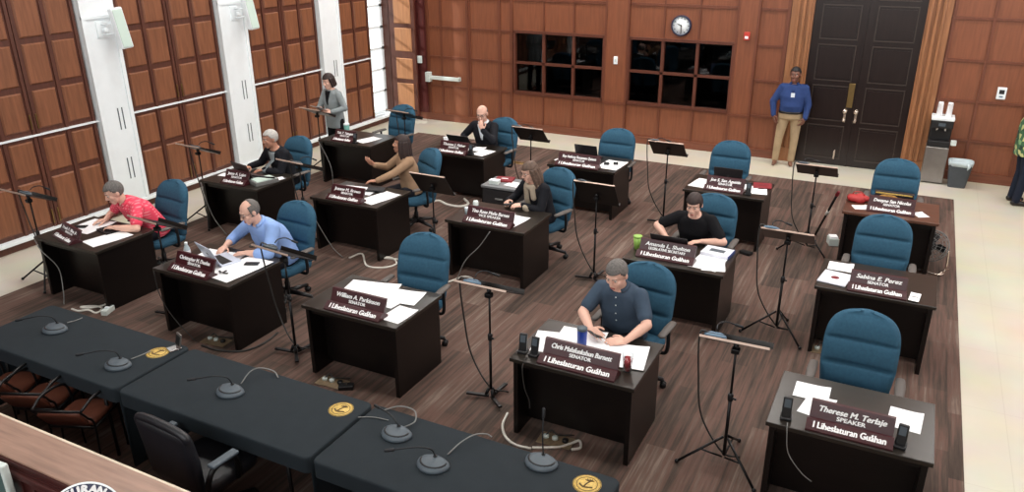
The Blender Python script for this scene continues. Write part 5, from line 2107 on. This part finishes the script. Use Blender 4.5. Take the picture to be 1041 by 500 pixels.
b.build('motor', M['black'], r0)
b = MB()
b.tube(spline([(-0.21, 0, 0.30), (-0.22, 0, 0.12), (-0.21, 0, 0.03), (-0.2, -0.14, 0.012), (0.2, -0.14, 0.012), (0.21, 0, 0.03), (0.22, 0, 0.12), (0.21, 0, 0.30)], 6), 0.012)
b.tube([(-0.2, -0.12, 0.012), (-0.2, 0.14, 0.012)], 0.011)
b.tube([(0.2, -0.12, 0.012), (0.2, 0.14, 0.012)], 0.011)
b.build('stand_frame', M['nickel'], r0)

# ------------------------------------------------------------------ people
def ik(S, Wr, l1, l2, pole):
    S, Wr, pole = V(S), V(Wr), V(pole)
    d = Wr-S
    L = min(d.length, (l1+l2)*0.995)
    u = d.normalized()
    a = (l1*l1-l2*l2+L*L)/(2*L)
    h = math.sqrt(max(l1*l1-a*a, 1e-6))
    p = (pole-u*pole.dot(u)).normalized()
    return S+u*a+p*h, S+u*L


def hand_shapes(mb, wr, d, nrm, side, curl, r=1.0, spread=4.0):
    """palm, four fingers of different length and a thumb; d finger direction, nrm back of the hand"""
    d = V(d).normalized()
    nrm = V(nrm)
    nrm = (nrm-d*nrm.dot(d)).normalized()
    th = d.cross(nrm)*side
    wr = V(wr)
    ks = [(0.030, 0.084, (0.040, 0.025, 0.020), 0.0090), (0.010, 0.089, (0.044, 0.029, 0.021), 0.0092),
          (-0.011, 0.085, (0.040, 0.026, 0.020), 0.0088), (-0.030, 0.077, (0.031, 0.020, 0.017), 0.0080)]
    for off, ln, segs, rad in ks:
        k = wr+d*ln+th*off
        mb.cap(wr+d*0.010+th*off*0.55, 0.0155, k, 0.0125)
        ang = 0.0
        dirn = (d+th*math.tan(R(spread))*off/0.03).normalized()
        p = k
        lat = dirn.cross(nrm).normalized()
        for j, sg in enumerate(segs):
            ang += R(curl)*(0.7, 1.0, 0.7)[j]
            dd = dirn*math.cos(ang)-nrm*math.sin(ang)
            q = p+dd*sg
            mb.cap(p, rad*(1-0.08*j), q, rad*(0.93-0.1*j))
            p = q
    t0 = wr+d*0.018+th*0.026-nrm*0.006
    t1 = t0+(d*0.55+th*0.75-nrm*0.25).normalized()*0.042
    t2 = t1+(d*0.85+th*0.35-nrm*0.35).normalized()*0.032
    t3 = t2+(d*0.95-nrm*0.30).normalized()*0.024
    mb.cap(t0, 0.0155, t1, 0.0118)
    mb.cap(t1, 0.0115, t2, 0.0100)
    mb.cap(t2, 0.0100, t3, 0.0082)


def person(label, loc, rz, pose='sit', lean=15, twist=0, bulk=1.0, head=(0, 0, 0), hands=None, skin='skin', hair='short', hairmat='hairgrey',
           top='lightblue', sleeve='long', bottom='darktrouser', shoes='shoe', glasses=False, inner=None, collar=None, scale=1.0,
           buttons=0, legs=None, scarf=None, belly=0.0, cat='person', poles=None, blazer=False, beard=None, tuck=False):
    r0 = empty('person', loc, R(rz))
    r0.scale = (scale, scale, scale)
    tag(r0, label, cat)
    inv = (Matrix.Translation(loc) @ Matrix.Rotation(R(rz), 4, 'Z') @ Matrix.Scale(scale, 4)).inverted()
    inv3 = Matrix.Rotation(-R(rz), 3, 'Z')
    sit = pose == 'sit'
    hz = 0.59 if sit else 0.93
    # spine
    fracs = [(0.0, 0.0), (0.16, 0.6), (0.17, 0.85), (0.14, 1.0), (0.07, 1.1)]
    P = [V((0, 0, hz))]
    A = [R(lean)*0.35]
    for L, k in fracs[1:]:
        a = R(lean)*k
        P.append(P[-1]+V((0, -math.sin(a), math.cos(a)))*L)
        A.append(a)
    tw = [0, 0.25, 0.7, 1.0, 1.0]

    def frame(i):
        a = A[i]
        t = R(twist)*tw[i]
        ux = V((math.cos(t), math.sin(t), 0))
        f = V((0, math.cos(a), math.sin(a)))
        f.rotate(Matrix.Rotation(t, 3, 'Z'))
        return (ux, f)
    rx = [0.178*bulk, 0.160*bulk, 0.180*bulk, 0.168*(0.6+0.4*bulk), 0.070]
    ry = [0.132*bulk, (0.120+belly)*bulk, 0.130*bulk, 0.095*(0.5+0.5*bulk), 0.066]

    def torso(mb, inf, top_ring=True, low=0):
        rings = []
        f0 = frame(0)
        if low == 0:
            rings.append((P[0]-V((0, 0, 0.085)), (rx[0]+inf)*0.55, (ry[0]+inf)*0.55, f0))
            rings.append((P[0]-V((0, 0, 0.06)), (rx[0]+inf)*0.92, (ry[0]+inf)*0.92, f0))
        elif low != 'tuck':
            rings.append((P[0]-V((0, 0, 0.05 if sit else low)), rx[0]+inf, ry[0]+inf, f0))
        if low == 'tuck':
            rings = [(P[0].lerp(P[1], 0.22), rx[0]*0.8+rx[1]*0.2+inf*0.3, ry[0]*0.8+ry[1]*0.2+inf*0.3, f0)]
        for i in range(1 if low == 'tuck' else 0, 4):
            fr_ = frame(i)
            off = fr_[1]*(-belly*0.5 if i == 1 else 0)
            rings.append((P[i]+off, rx[i]+inf, ry[i]+inf, fr_))
            if i == 1:
                m_ = (P[1]+P[2])/2
                rings.append((m_, (rx[1]+rx[2])/2+inf, (ry[1]+ry[2])/2+inf, frame(1)))
        fr_ = frame(3)
        q = P[3].lerp(P[4], 0.55)
        rings.append((q, rx[3]*0.72+inf, ry[3]*0.86+inf, fr_))
        q = P[3].lerp(P[4], 0.9)
        rings.append((q, 0.078+inf, 0.072+inf*0.7, frame(4)))
        if top_ring:
            rings.append((P[4]+(P[4]-P[3]).normalized()*0.012, 0.055, 0.055, frame(4)))
        mb.loft(rings, None, 26, power=2.35)
    # shoulders and arms
    SH = {}
    EL = {}
    WR = {}
    sw = 0.172*(0.55+0.45*bulk)
    for s in (-1, 1):
        ux, f = frame(3)
        SH[s] = P[3]+ux*s*sw+(P[4]-P[3]).normalized()*-0.012
    if hands is None:
        hands = {}
    HD = {}
    for s in (-1, 1):
        h = hands.get(s)
        if h is None:
            h = (tuple(V(loc)+V((s*0.26, -0.02, 0.86 if not sit else 0.6))), (0, -0.1, -1), (s, 0, 0), 18)
        wl = inv @ V(h[0])
        d = inv3 @ V(h[1])
        nn = inv3 @ V(h[2])
        pole = V((s*0.75, 0.25, -0.8)) if not poles or s not in poles else V(poles[s])
        EL[s], WR[s] = ik(SH[s], wl, 0.285, 0.25, pole)
        HD[s] = (d, nn, h[3])
    # head
    hd = head
    nb = P[4]
    a = R(lean)*0.9
    ndir = V((0, -math.sin(a), math.cos(a))).lerp(V((0, 0, 1)), 0.35).normalized()
    hc = nb+ndir*0.068
    HM = Matrix.Translation(hc) @ Euler((R(hd[1]), 0, 0)).to_matrix().to_4x4()
    HM = Matrix.Translation(hc) @ Matrix.Rotation(R(hd[0]), 4, 'Z') @ Matrix.Rotation(R(hd[1]), 4, 'X') @ Matrix.Rotation(R(hd[2]), 4, 'Y') @ Matrix.Translation((0, -0.020, 0.082)) @ Matrix.Scale(1.13, 4)
    if legs is None:
        if sit:
            legs = {s: (V((s*0.10, -0.06, hz-0.02)), V((s*0.13, -0.45, 0.545)), V((s*0.14, -0.38, 0.085))) for s in (-1, 1)}
        else:
            legs = {s: (V((s*0.095, 0, hz-0.03)), V((s*0.115, -0.015, 0.50)), V((s*0.125, 0.03, 0.085))) for s in (-1, 1)}
    # ---- body: one continuous skin
    b = MB()
    torso(b, -0.004)
    b.cap(P[4]-ndir*0.02, 0.058, HM @ V((0, 0.018, -0.06)), 0.054)
    for c, rr_ in (((0, 0.012, 0.025), (0.075, 0.093, 0.090)), ((0, -0.018, -0.040), (0.061, 0.070, 0.072)), ((0, -0.062, -0.092), (0.026, 0.022, 0.022)),
                   ((0, -0.070, 0.034), (0.050, 0.016, 0.012)), ((0.036, -0.058, -0.020), (0.026, 0.024, 0.026)), ((-0.036, -0.058, -0.020), (0.026, 0.024, 0.026)),
                   ((0.076, 0.012, -0.004), (0.010, 0.019, 0.032)), ((-0.076, 0.012, -0.004), (0.010, 0.019, 0.032)), ((0, -0.078, -0.064), (0.026, 0.014, 0.018))):
        b.ball(c, rr_, None, HM)
    b.cap(HM @ V((0, -0.080, 0.022)), 0.009, HM @ V((0, -0.102, -0.020)), 0.014)
    b.ball((0.012, -0.092, -0.026), 0.010, None, HM)
    b.ball((-0.012, -0.092, -0.026), 0.010, None, HM)
    for s in (-1, 1):
        b.cap(SH[s], 0.056*bulk, SH[s].lerp(EL[s], 0.5), 0.047*bulk)
        b.cap(SH[s].lerp(EL[s], 0.5), 0.047*bulk, EL[s], 0.040*bulk)
        b.cap(EL[s], 0.041*bulk, EL[s].lerp(WR[s], 0.35), 0.041*bulk)
        b.cap(EL[s].lerp(WR[s], 0.35), 0.041*bulk, WR[s], 0.027)
        hand_shapes(b, WR[s], HD[s][0], HD[s][1], s, HD[s][2])
        hp, kn, an = legs[s]
        b.cap(hp, 0.082, kn, 0.055)
        b.cap(kn, 0.055, kn.lerp(an, 0.35), 0.054)
        b.cap(kn.lerp(an, 0.35), 0.054, an, 0.036)
        b.cap(an+V((0, 0.02, -0.03)), 0.036, an+V((0, -0.13, -0.055)), 0.026)
    body = b.build('body', M[skin], r0)
    bake(body, [('REMESH', dict(mode='VOXEL', voxel_size=0.0065)), ('SMOOTH', dict(factor=0.5, iterations=2))])

    def skinny(name, mb, m, vox=0.010, it=3, parent=r0):
        o = mb.build(name, M[m], parent)
        bake(o, [('REMESH', dict(mode='VOXEL', voxel_size=vox)), ('SMOOTH', dict(factor=0.6, iterations=it))])
        return o
    # ---- shirt
    b = MB()
    torso(b, 0.014, False, 'tuck' if tuck else (0.07 if not blazer else 0.16))
    for s in (-1, 1):
        ri = 0.012
        b.cap(SH[s]+(P[4]-SH[s])*0.2, 0.046*bulk+ri, SH[s], 0.056*bulk+ri)
        if sleeve == 'short':
            q = SH[s].lerp(EL[s], 0.72)
            b.cap(SH[s], 0.056*bulk+ri, q, 0.050*bulk+ri)
        else:
            b.cap(SH[s], 0.056*bulk+ri, EL[s], 0.045*bulk+ri)
            e = 0.94 if sleeve == 'long' else 0.45
            q = EL[s].lerp(WR[s], e)
            b.cap(EL[s], 0.044*bulk+ri, q, (0.036 if e > 0.6 else 0.043*bulk)+ri*0.75)
    shirt = skinny('jacket' if blazer else 'shirt', b, top)
    # ---- trousers
    b = MB()
    b.loft([(P[0]-V((0, 0, 0.10)), rx[0]*0.6, ry[0]*0.6, frame(0)), (P[0]-V((0, 0, 0.07)), rx[0]*0.97+0.01, ry[0]*0.97+0.01, frame(0)), (P[0], rx[0]+0.006, ry[0]+0.006, frame(0)),
            (P[0].lerp(P[1], 0.42), rx[0]*0.6+rx[1]*0.4+(0.008 if tuck else 0.002), ry[0]*0.6+ry[1]*0.4+(0.008 if tuck else -0.004), frame(0))], None, 24, power=2.3)
    for s in (-1, 1):
        hp, kn, an = legs[s]
        b.cap(hp, 0.099*(0.5+0.5*bulk), kn, 0.072)
        b.cap(kn, 0.072, an+V((0, 0, 0.0)), 0.058)
    skinny('trousers', b, bottom, 0.012)
    for s in (-1, 1):
        hp, kn, an = legs[s]
        b = MB()
        b.cap(an+V((0, 0.03, -0.040)), 0.042, an+V((0, -0.06, -0.045)), 0.040)
        b.cap(an+V((0, -0.06, -0.045)), 0.040, an+V((s*0.012, -0.15, -0.052)), 0.032)
        sh = skinny('shoe', b, shoes, 0.008, 2)
    if tuck:
        b = MB()
        vs, fs = [], []
        for q in range(4):
            c_ = P[0].lerp(P[1], (0.16, 0.40, 0.40, 0.16)[q])
            for k in range(32):
                t = 2*PI*k/32
                g_ = (0.013, 0.012, 0.0, 0.0)[q]
                ca, sa = math.cos(t), math.sin(t)
                ca = math.copysign(abs(ca)**0.87, ca)
                sa = math.copysign(abs(sa)**0.87, sa)
                vs.append(c_+frame(0)[0]*ca*(rx[0]*0.72+rx[1]*0.28+g_)+frame(0)[1]*sa*(ry[0]*0.72+ry[1]*0.28+g_))
        for q in range(4):
            for k in range(32):
                fs.append((q*32+k, q*32+(k+1) % 32, ((q+1) % 4)*32+(k+1) % 32, ((q+1) % 4)*32+k))
        b.add(vs, fs, None, True)
        b.build('belt', M['shoe'], r0)
    # ---- face details
    for s in (-1, 1):
        b = MB()
        b.ball((s*0.030, -0.0715, 0.010), (0.011, 0.0105, 0.0075), M['eyewhite'], HM, 12, 8)
        b.ball((s*0.030, -0.0790, 0.009), (0.0062, 0.0050, 0.0062), M['iris'], HM, 10, 6)
        b.build('eye', None, r0)
        b = MB()
        b.cap(HM @ V((s*0.014, -0.0845, 0.031)), 0.0045, HM @ V((s*0.046, -0.073, 0.033)), 0.0035)
        b.build('eyebrow', M[hairmat], r0)
    b = MB()
    b.ball((0, -0.0905, -0.060), (0.023, 0.006, 0.0045), None, HM)
    b.ball((0, -0.0895, -0.068), (0.019, 0.006, 0.0050), None, HM)
    b.build('lips', M['lips'], r0)
    if beard:
        b = MB()
        t = bmesh.new()
        bmesh.ops.create_uvsphere(t, u_segments=24, v_segments=16, radius=1)
        for v in t.verts:
            v.co = V((v.co.x*0.065, v.co.y*0.076-0.018, v.co.z*0.076-0.042))
        dele = [f for f in t.faces if f.calc_center_median().z > -0.055 or f.calc_center_median().y > 0.0]
        bmesh.ops.delete(t, geom=dele, context='FACES')
        b.take(t, None, HM, True)
        o = b.build('beard', M[beard], r0)
        bake(o, [('SOLIDIFY', dict(thickness=0.008, offset=-1))])
    # ---- hair
    def cap_hair(pred, grow=1.06, th=0.016):
        b = MB()
        t = bmesh.new()
        bmesh.ops.create_uvsphere(t, u_segments=40, v_segments=28, radius=1)
        for v in t.verts:
            v.co = V((v.co.x*0.0765*grow, v.co.y*0.094*grow+0.012, v.co.z*0.092*grow+0.026))
        bmesh.ops.delete(t, geom=[f for f in t.faces if not pred(f.calc_center_median())], context='FACES')
        b.take(t, None, HM, True)
        o = b.build('hair', M[hairmat], r0)
        bake(o, [('SOLIDIFY', dict(thickness=th, offset=-1))])
        return o

    def short_line(c):
        if c.y < -0.035:
            return c.z > 0.072
        if c.y < 0.01:
            return c.z > 0.03-0.9*(c.y+0.01)
        return c.z > -0.045
    if hair == 'short':
        cap_hair(short_line, 1.075, 0.022)
    elif hair == 'thin':
        cap_hair(lambda c: (c.y > -0.02 and c.z > -0.045 and c.z < 0.075) or (c.z >= 0.075 and c.y > 0.035), 1.045)
    elif hair == 'bald':
        cap_hair(lambda c: c.y > 0.005 and -0.05 < c.z < 0.05, 1.03)
    elif hair in ('long', 'tied', 'bob'):
        cap_hair(lambda c: (c.z > 0.06 if c.y < -0.035 else (c.z > -0.01 if c.y < 0.01 else c.z > -0.06)), 1.10, 0.026)
        b = MB()
        if hair == 'long':
            for k in range(9):
                t = -0.35+(PI+0.7)*k/8
                x, y = 0.078*math.cos(t), 0.012+0.085*math.sin(t)
                p0 = HM @ V((x, y, 0.03))
                p1 = HM @ V((x*1.1, y*1.05+0.012, -0.10))
                p2 = p1+V((0.012*math.cos(t), 0.03, -0.15))
                b.cap(p0, 0.026, p1, 0.03)
                b.cap(p1, 0.03, p2, 0.018)
        elif hair == 'bob':
            for k in range(9):
                t = -0.25+(PI+0.5)*k/8
                x, y = 0.076*math.cos(t), 0.012+0.085*math.sin(t)
                b.cap(HM @ V((x, y, 0.04)), 0.024, HM @ V((x*1.0, y*1.0+0.008, -0.085)), 0.022)
        else:
            b.cap(HM @ V((0, 0.10, 0.05)), 0.035, HM @ V((0, 0.12, 0.02)), 0.035)
            b.cap(HM @ V((0, 0.12, 0.03)), 0.03, HM @ V((0, 0.125, -0.10)), 0.016)
        skinny('hair_length', b, hairmat, 0.008, 2)
    if glasses:
        b = MB()
        for s in (-1, 1):
            b.tube([HM @ V((s*0.031+0.024*math.cos(k*PI/9), -0.092+0.002*math.cos(k*PI/9)*s, 0.008+0.018*math.sin(k*PI/9))) for k in range(19)], 0.0022, n=5)
            b.tube([HM @ V((s*0.055, -0.088, 0.012)), HM @ V((s*0.08, 0.01, 0.014))], 0.002, n=5)
        b.tube([HM @ V((-0.008, -0.094, 0.010)), HM @ V((0.008, -0.094, 0.010))], 0.002, n=5)
        b.build('glasses', M['black'], r0)
    # ---- collar, shirt front, buttons
    bv = BVHTree.FromPolygons([v.co.copy() for v in shirt.data.vertices], [tuple(p.vertices) for p in shirt.data.polygons])

    def front(t, x=0.0):
        """point on the front of the garment at height fraction t between waist and collar"""
        q = P[1].lerp(P[4], t)+V((x, 0, 0))
        f = frame(2)[1]
        hit = bv.ray_cast(q-f*0.5, f)
        return (hit[0], hit[1]) if hit[0] else (q-f*0.15, -f)
    if collar:
        b = MB()
        ux, f = frame(4)
        ax = (P[4]-P[3]).normalized()
        n_ = 16
        vs, fs = [], []
        for k in range(n_+1):
            t = R(-60)+R(300)*k/n_
            e = V(ux)*math.cos(t)*1.0+V(f)*math.sin(t)
            for q, (rr_, hh) in enumerate(((0.070, -0.012), (0.066, 0.034), (0.088, 0.006))):
                vs.append(P[4]-ax*0.012+e*rr_+ax*hh)
        for k in range(n_):
            for q in (0, 1):
                a_ = k*3+q
                fs.append((a_, a_+1, a_+4, a_+3))
        b.add(vs, fs, None, True)
        o = b.build('collar', M[collar], r0)
        bake(o, [('SOLIDIFY', dict(thickness=0.006, offset=0))])
    if inner:
        b = MB()
        n_ = 8
        vs, fs = [], []
        for k in range(n_+1):
            t = 0.30+0.64*k/n_
            w = 0.012+0.055*(k/n_)**1.1
            for x in (-w, 0, w):
                pt, no_ = front(t, x)
                vs.append(pt+no_*0.006)
        for k in range(n_):
            for q in (0, 1):
                a_ = k*3+q
                fs.append((a_, a_+1, a_+4, a_+3))
        b.add(vs, fs, None, True)
        o = b.build('shirt_front', M[inner], r0)
        bake(o, [('SOLIDIFY', dict(thickness=0.006, offset=0))])
    for k in range(buttons):
        pt, no_ = front(0.25+0.62*k/max(1, buttons-1))
        b = MB()
        b.ball((0, 0, 0), (0.007, 0.007, 0.003), None, Matrix.Translation(pt+no_*0.002) @ no_.to_track_quat('Z', 'Y').to_matrix().to_4x4(), 10, 6)
        b.build('button', M['bezel'], r0)
    if scarf:
        b = MB()
        ux, f = frame(4)
        for k in range(15):
            t = 2*PI*k/14
            p_ = P[4]+V(ux)*0.088*math.cos(t)+V(f)*0.085*math.sin(t)+V((0, 0, -0.02))
            b.ball(p_, 0.036)
        for x in (-0.05, 0.05):
            for k in range(8):
                pt, no_ = front(0.92-0.62*k/7, x*(1+0.3*k/7))
                b.ball(pt+no_*0.008, (0.045, 0.03, 0.045))
        skinny('scarf', b, scarf, 0.010, 4)
    return r0, dict(P=P, HM=HM, WR=WR, HD=HD, front=front, frame=frame)


Zt = TOP+0.034
DN = (0, 0, 1)
# man in slate shirt, looking at a phone
pp, inf = person('man in a slate short-sleeved shirt looking down at his phone', (-1.99, 6.16, 0.006), -3, lean=24, bulk=1.12, head=(-6, 26, 0),
       hands={-1: ((-2.12, 5.62, Zt+0.03), (0.75, -0.62, 0.10), (-0.55, -0.35, 0.75), 34), 1: ((-1.80, 5.60, Zt+0.005), (-0.86, -0.5, 0.05), (0.15, -0.5, 0.9), 20)},
       hair='short', hairmat='hairgrey', top='slate', sleeve='short', collar='slate', buttons=4, belly=0.02,
       poles={-1: (-0.9, 0.25, -0.25), 1: (0.9, 0.25, -0.25)})
slab('phone', 'phone held in the hand of the man in the slate shirt', 'phone', (-2.055, 5.55, TOP+0.062), 0.14, 0.07, 0.009, -35, 'phone', ('screen', 0.12, 0.058, 0.001), 'micdark').rotation_euler = (R(-20), 0, R(-35))
# bald man in light blue
person('man with thinning grey hair in a light blue shirt at a white laptop', (-6.06, 6.12, 0.006), -8, lean=34, bulk=1.16, head=(-16, 24, 0),
       hands={-1: ((-6.42, 5.66, Zt+0.01), (0.25, -0.95, -0.08), DN, 22), 1: ((-6.08, 5.62, Zt+0.012), (-0.75, -0.6, -0.05), (0.1, 0, 1), 34)},
       hair='thin', hairmat='hairgrey', top='lightblue', sleeve='half', collar='lightblue', glasses=True, belly=0.03,
       poles={-1: (-0.9, 0.3, -0.5), 1: (0.95, 0.3, -0.3)})
# man in pink
person('man with short grey hair in a pink plaid shirt bent over a tablet', (-8.04, 6.06, 0.006), -12, lean=42, bulk=1.12, head=(-10, 26, 0),
       hands={-1: ((-8.36, 5.66, Zt+0.01), (-0.55, -0.8, -0.06), DN, 26), 1: ((-8.00, 5.50, Zt+0.02), (-0.9, -0.25, -0.04), (0, 0, 1), 26)},
       hair='short', hairmat='hairgrey', top='pink', sleeve='short', collar='pink', skin='skin', poles={-1: (-0.9, 0.3, -0.4), 1: (0.9, 0.3, -0.4)})
# person in black T-shirt
person('person in a black T-shirt with dark hair tied back at a dark laptop', (-1.93, 8.46, 0.006), 0, lean=30, bulk=1.12, head=(0, 20, 0),
       hands={-1: ((-2.19, 8.06, Zt+0.02), (0.6, -0.75, -0.05), DN, 24), 1: ((-1.80, 8.08, Zt+0.02), (-0.8, -0.5, -0.05), DN, 26)},
       hair='tied', hairmat='hairdark', top='blackshirt', sleeve='short', skin='skin', poles={-1: (-1, 0.2, -0.3), 1: (1, 0.2, -0.3)}, scale=0.97)
# woman with glasses and scarf
person('woman with long brown hair, glasses and a cream scarf over a black jacket', (-3.98, 8.66, 0.006), -18, lean=24, bulk=1.0, head=(-14, 18, 0),
       hands={-1: ((-4.34, 8.38, Zt+0.02), (0.2, -0.9, 0.12), (-0.5, 0, 0.8), 34), 1: ((-4.10, 8.30, Zt+0.02), (-0.75, -0.55, 0.05), (0.1, -0.3, 0.95), 36)},
       hair='long', hairmat='hairbrown', top='suit', sleeve='long', scarf='scarf', glasses=True, scale=0.97)
slab('phone', 'small dark phone held by the woman with the cream scarf', 'phone', (-4.27, 8.26, TOP+0.055), 0.14, 0.07, 0.009, 60, 'phone', ('screen', 0.12, 0.058, 0.001), 'micdark')
# bald man in suit with a hand on his face
person('bald man in a black suit with one hand over his mouth', (-6.10, 11.06, 0.006), 4, lean=18, bulk=1.05, head=(6, 20, 0),
       hands={-1: ((-6.34, 10.72, Zt+0.02), (0.5, -0.8, -0.05), DN, 20), 1: ((-5.985, 10.69, 1.035), (-0.40, 0.10, 0.9), (0.25, -0.95, 0.1), 22)},
       hair='bald', hairmat='hairgrey', top='suit', sleeve='long', inner='white', collar='white', glasses=True, skin='skin', blazer=True,
       poles={1: (0.55, -0.5, -0.9), -1: (-0.8, 0.3, -0.6)})
# woman in tan
person('woman with long dark hair in a tan blouse turned sideways in her chair', (-6.12, 8.84, 0.006), -34, lean=12, bulk=1.0, head=(-26, -4, 0),
       hands={-1: ((-6.56, 8.60, 0.93), (-0.55, -0.45, 0.6), (0.3, -0.6, -0.5), 20), 1: ((-6.34, 8.34, Zt+0.02), (-0.8, -0.45, 0.0), DN, 24)},
       hair='long', hairmat='hairdark', top='tan', sleeve='long', skin='skin2', scale=0.97)
# man in black jacket at the brown laptop
person('man with silver hair in a black jacket at a brown laptop', (-8.06, 8.46, 0.006), -6, lean=24, bulk=1.04, head=(-22, 10, 0),
       hands={-1: ((-8.44, 8.10, Zt+0.02), (0.1, -0.98, -0.05), DN, 20), 1: ((-8.13, 8.06, Zt+0.02), (-0.6, -0.7, -0.05), DN, 26)},
       hair='short', hairmat='hairsilver', top='suit', sleeve='long', inner='greyblazer', blazer=True, skin='skin2', scale=0.98)
# standing woman
person('standing woman with short dark hair in a grey blazer reading at a music stand', (-9.02, 10.80, 0.006), -8, pose='stand', lean=5, bulk=0.94, head=(-6, 16, 0),
       hands={-1: ((-9.12, 10.50, 1.10), (0.3, -0.75, 0.35), (-0.7, -0.2, 0.6), 28), 1: ((-8.86, 10.52, 1.08), (-0.6, -0.65, 0.3), (0.6, -0.2, 0.7), 28)},
       hair='bob', hairmat='hairdark', top='greyblazer', sleeve='long', inner='blackshirt', blazer=True, bottom='blackshirt', scale=0.97)
o = paper(520, 250, 0.22, 0.28, -6, 'white pages held by the standing woman at her music stand', group=None)
o.location = (-9.0, 10.40, 1.155)
o.rotation_euler = (R(-24), 0, R(-6))
# standing man in blue by the big door
pm_, inf = person('man in a royal blue shirt and khaki trousers standing by the big door', (-1.86, 14.50, 0.003), 6, pose='stand', lean=2, bulk=1.14, head=(-8, 2, 0),
       hands={-1: ((-2.135, 14.40, 0.90), (0.3, -0.25, -0.9), (-0.8, -0.5, 0), 30), 1: ((-1.60, 14.38, 0.89), (-0.35, -0.3, -0.85), (0.8, -0.5, 0), 30)},
       hair='short', hairmat='hairblack', top='royal', sleeve='long', bottom='khaki', shoes='shoebrown', skin='skin3', collar='royal', belly=0.025, tuck=True,
       poles={-1: (-1, 0.4, -0.1), 1: (1, 0.4, -0.1)},
       legs={-1: (V((-0.10, 0, 0.90)), V((-0.15, -0.015, 0.49)), V((-0.17, 0.02, 0.085))), 1: (V((0.10, 0, 0.90)), V((0.115, -0.015, 0.49)), V((0.10, 0.03, 0.085)))})
b = MB()
p1, n1_ = inf['front'](0.98, 0.05)
p2, n2_ = inf['front'](0.62, 0.0)
p3, n3_ = inf['front'](0.98, -0.05)
b.tube([p1+n1_*0.008, p1.lerp(p2, 0.5)+n1_*0.02, p2+n2_*0.012], 0.004, n=5)
b.tube([p3+n3_*0.008, p3.lerp(p2, 0.5)+n3_*0.02, p2+n2_*0.012], 0.004, n=5)
ln = b.build('lanyard', M['denimblue'], pm_)
b = MB()
b.box(-0.032, 0.032, -0.004, 0.004, -0.09, 0.0, mtx=Matrix.Translation(p2+n2_*0.016), bev=0.002)
b.build('badge', M['badge'], ln)
# person cut by the picture edge
person('person in a green patterned shirt and dark jeans at the panelled wall', (1.70, 13.84, 0.003), 100, pose='stand', lean=2, bulk=1.2, head=(0, 5, 0), blazer=True, belly=0.03,
       hands={-1: ((1.96, 13.66, 1.0), (0.9, 0.2, 0.1), (0, 0, 1), 20), 1: ((1.96, 14.0, 1.0), (0.9, -0.2, 0.1), (0, 0, 1), 20)},
       hair='short', hairmat='hairblack', top='camo', sleeve='short', bottom='jeans', skin='skin2')

# ------------------------------------------------------------------ light
def area(name, loc, sx, sy, power, col=(1, 1, 1), rot=(0, 0, 0)):
    l = bpy.data.lights.new(name, 'AREA')
    l.shape = 'RECTANGLE'
    l.size, l.size_y = sx, sy
    l.energy = power
    l.color = col
    o = bpy.data.objects.new(name, l)
    COL.objects.link(o)
    o.location = loc
    o.rotation_euler = rot
    return o


for x in (-8.2, -4.9, -1.6, 1.7):
    for y in (5.2, 8.2, 11.2, 13.6):
        area('ceiling_lamp', (x, y, CEIL-0.05), 1.2, 0.6, 62 if (x, y) not in ((-8.2, 13.6), (-4.9, 13.6)) else 100, (1.0, 0.97, 0.93))
area('window_daylight', (XR-0.05, 9.5, 3.6), 2.4, 8.0, 190, (0.93, 0.97, 1.0), (0, R(90), 0))  # soft fill added to brighten the white pilasters; no window modelled there
area('window_daylight', (-3.0, YF+0.05, 4.4), 10.0, 2.0, 300, (0.95, 0.98, 1.0), (R(90), 0, 0))  # frontal fill added for name plates and faces; no window modelled there
sun = bpy.data.lights.new('sun', 'SUN')
sun.energy = 4.0
sun.angle = R(2)
so = bpy.data.objects.new('sun', sun)
COL.objects.link(so)
so.rotation_euler = V((0.80, 0.42, -0.45)).to_track_quat('-Z', 'Y').to_euler()
wd = bpy.data.worlds.new('world')
SC.world = wd
wd.use_nodes = True
bg = wd.node_tree.nodes['Background']
bg.inputs[0].default_value = (0.92, 0.97, 1.0, 1)
bg.inputs[1].default_value = 2.2
SC.view_settings.view_transform = 'Standard'
SC.view_settings.look = 'None'
SC.view_settings.gamma = 1
SC.view_settings.use_curve_mapping = False
SC.view_settings.exposure = 0.0
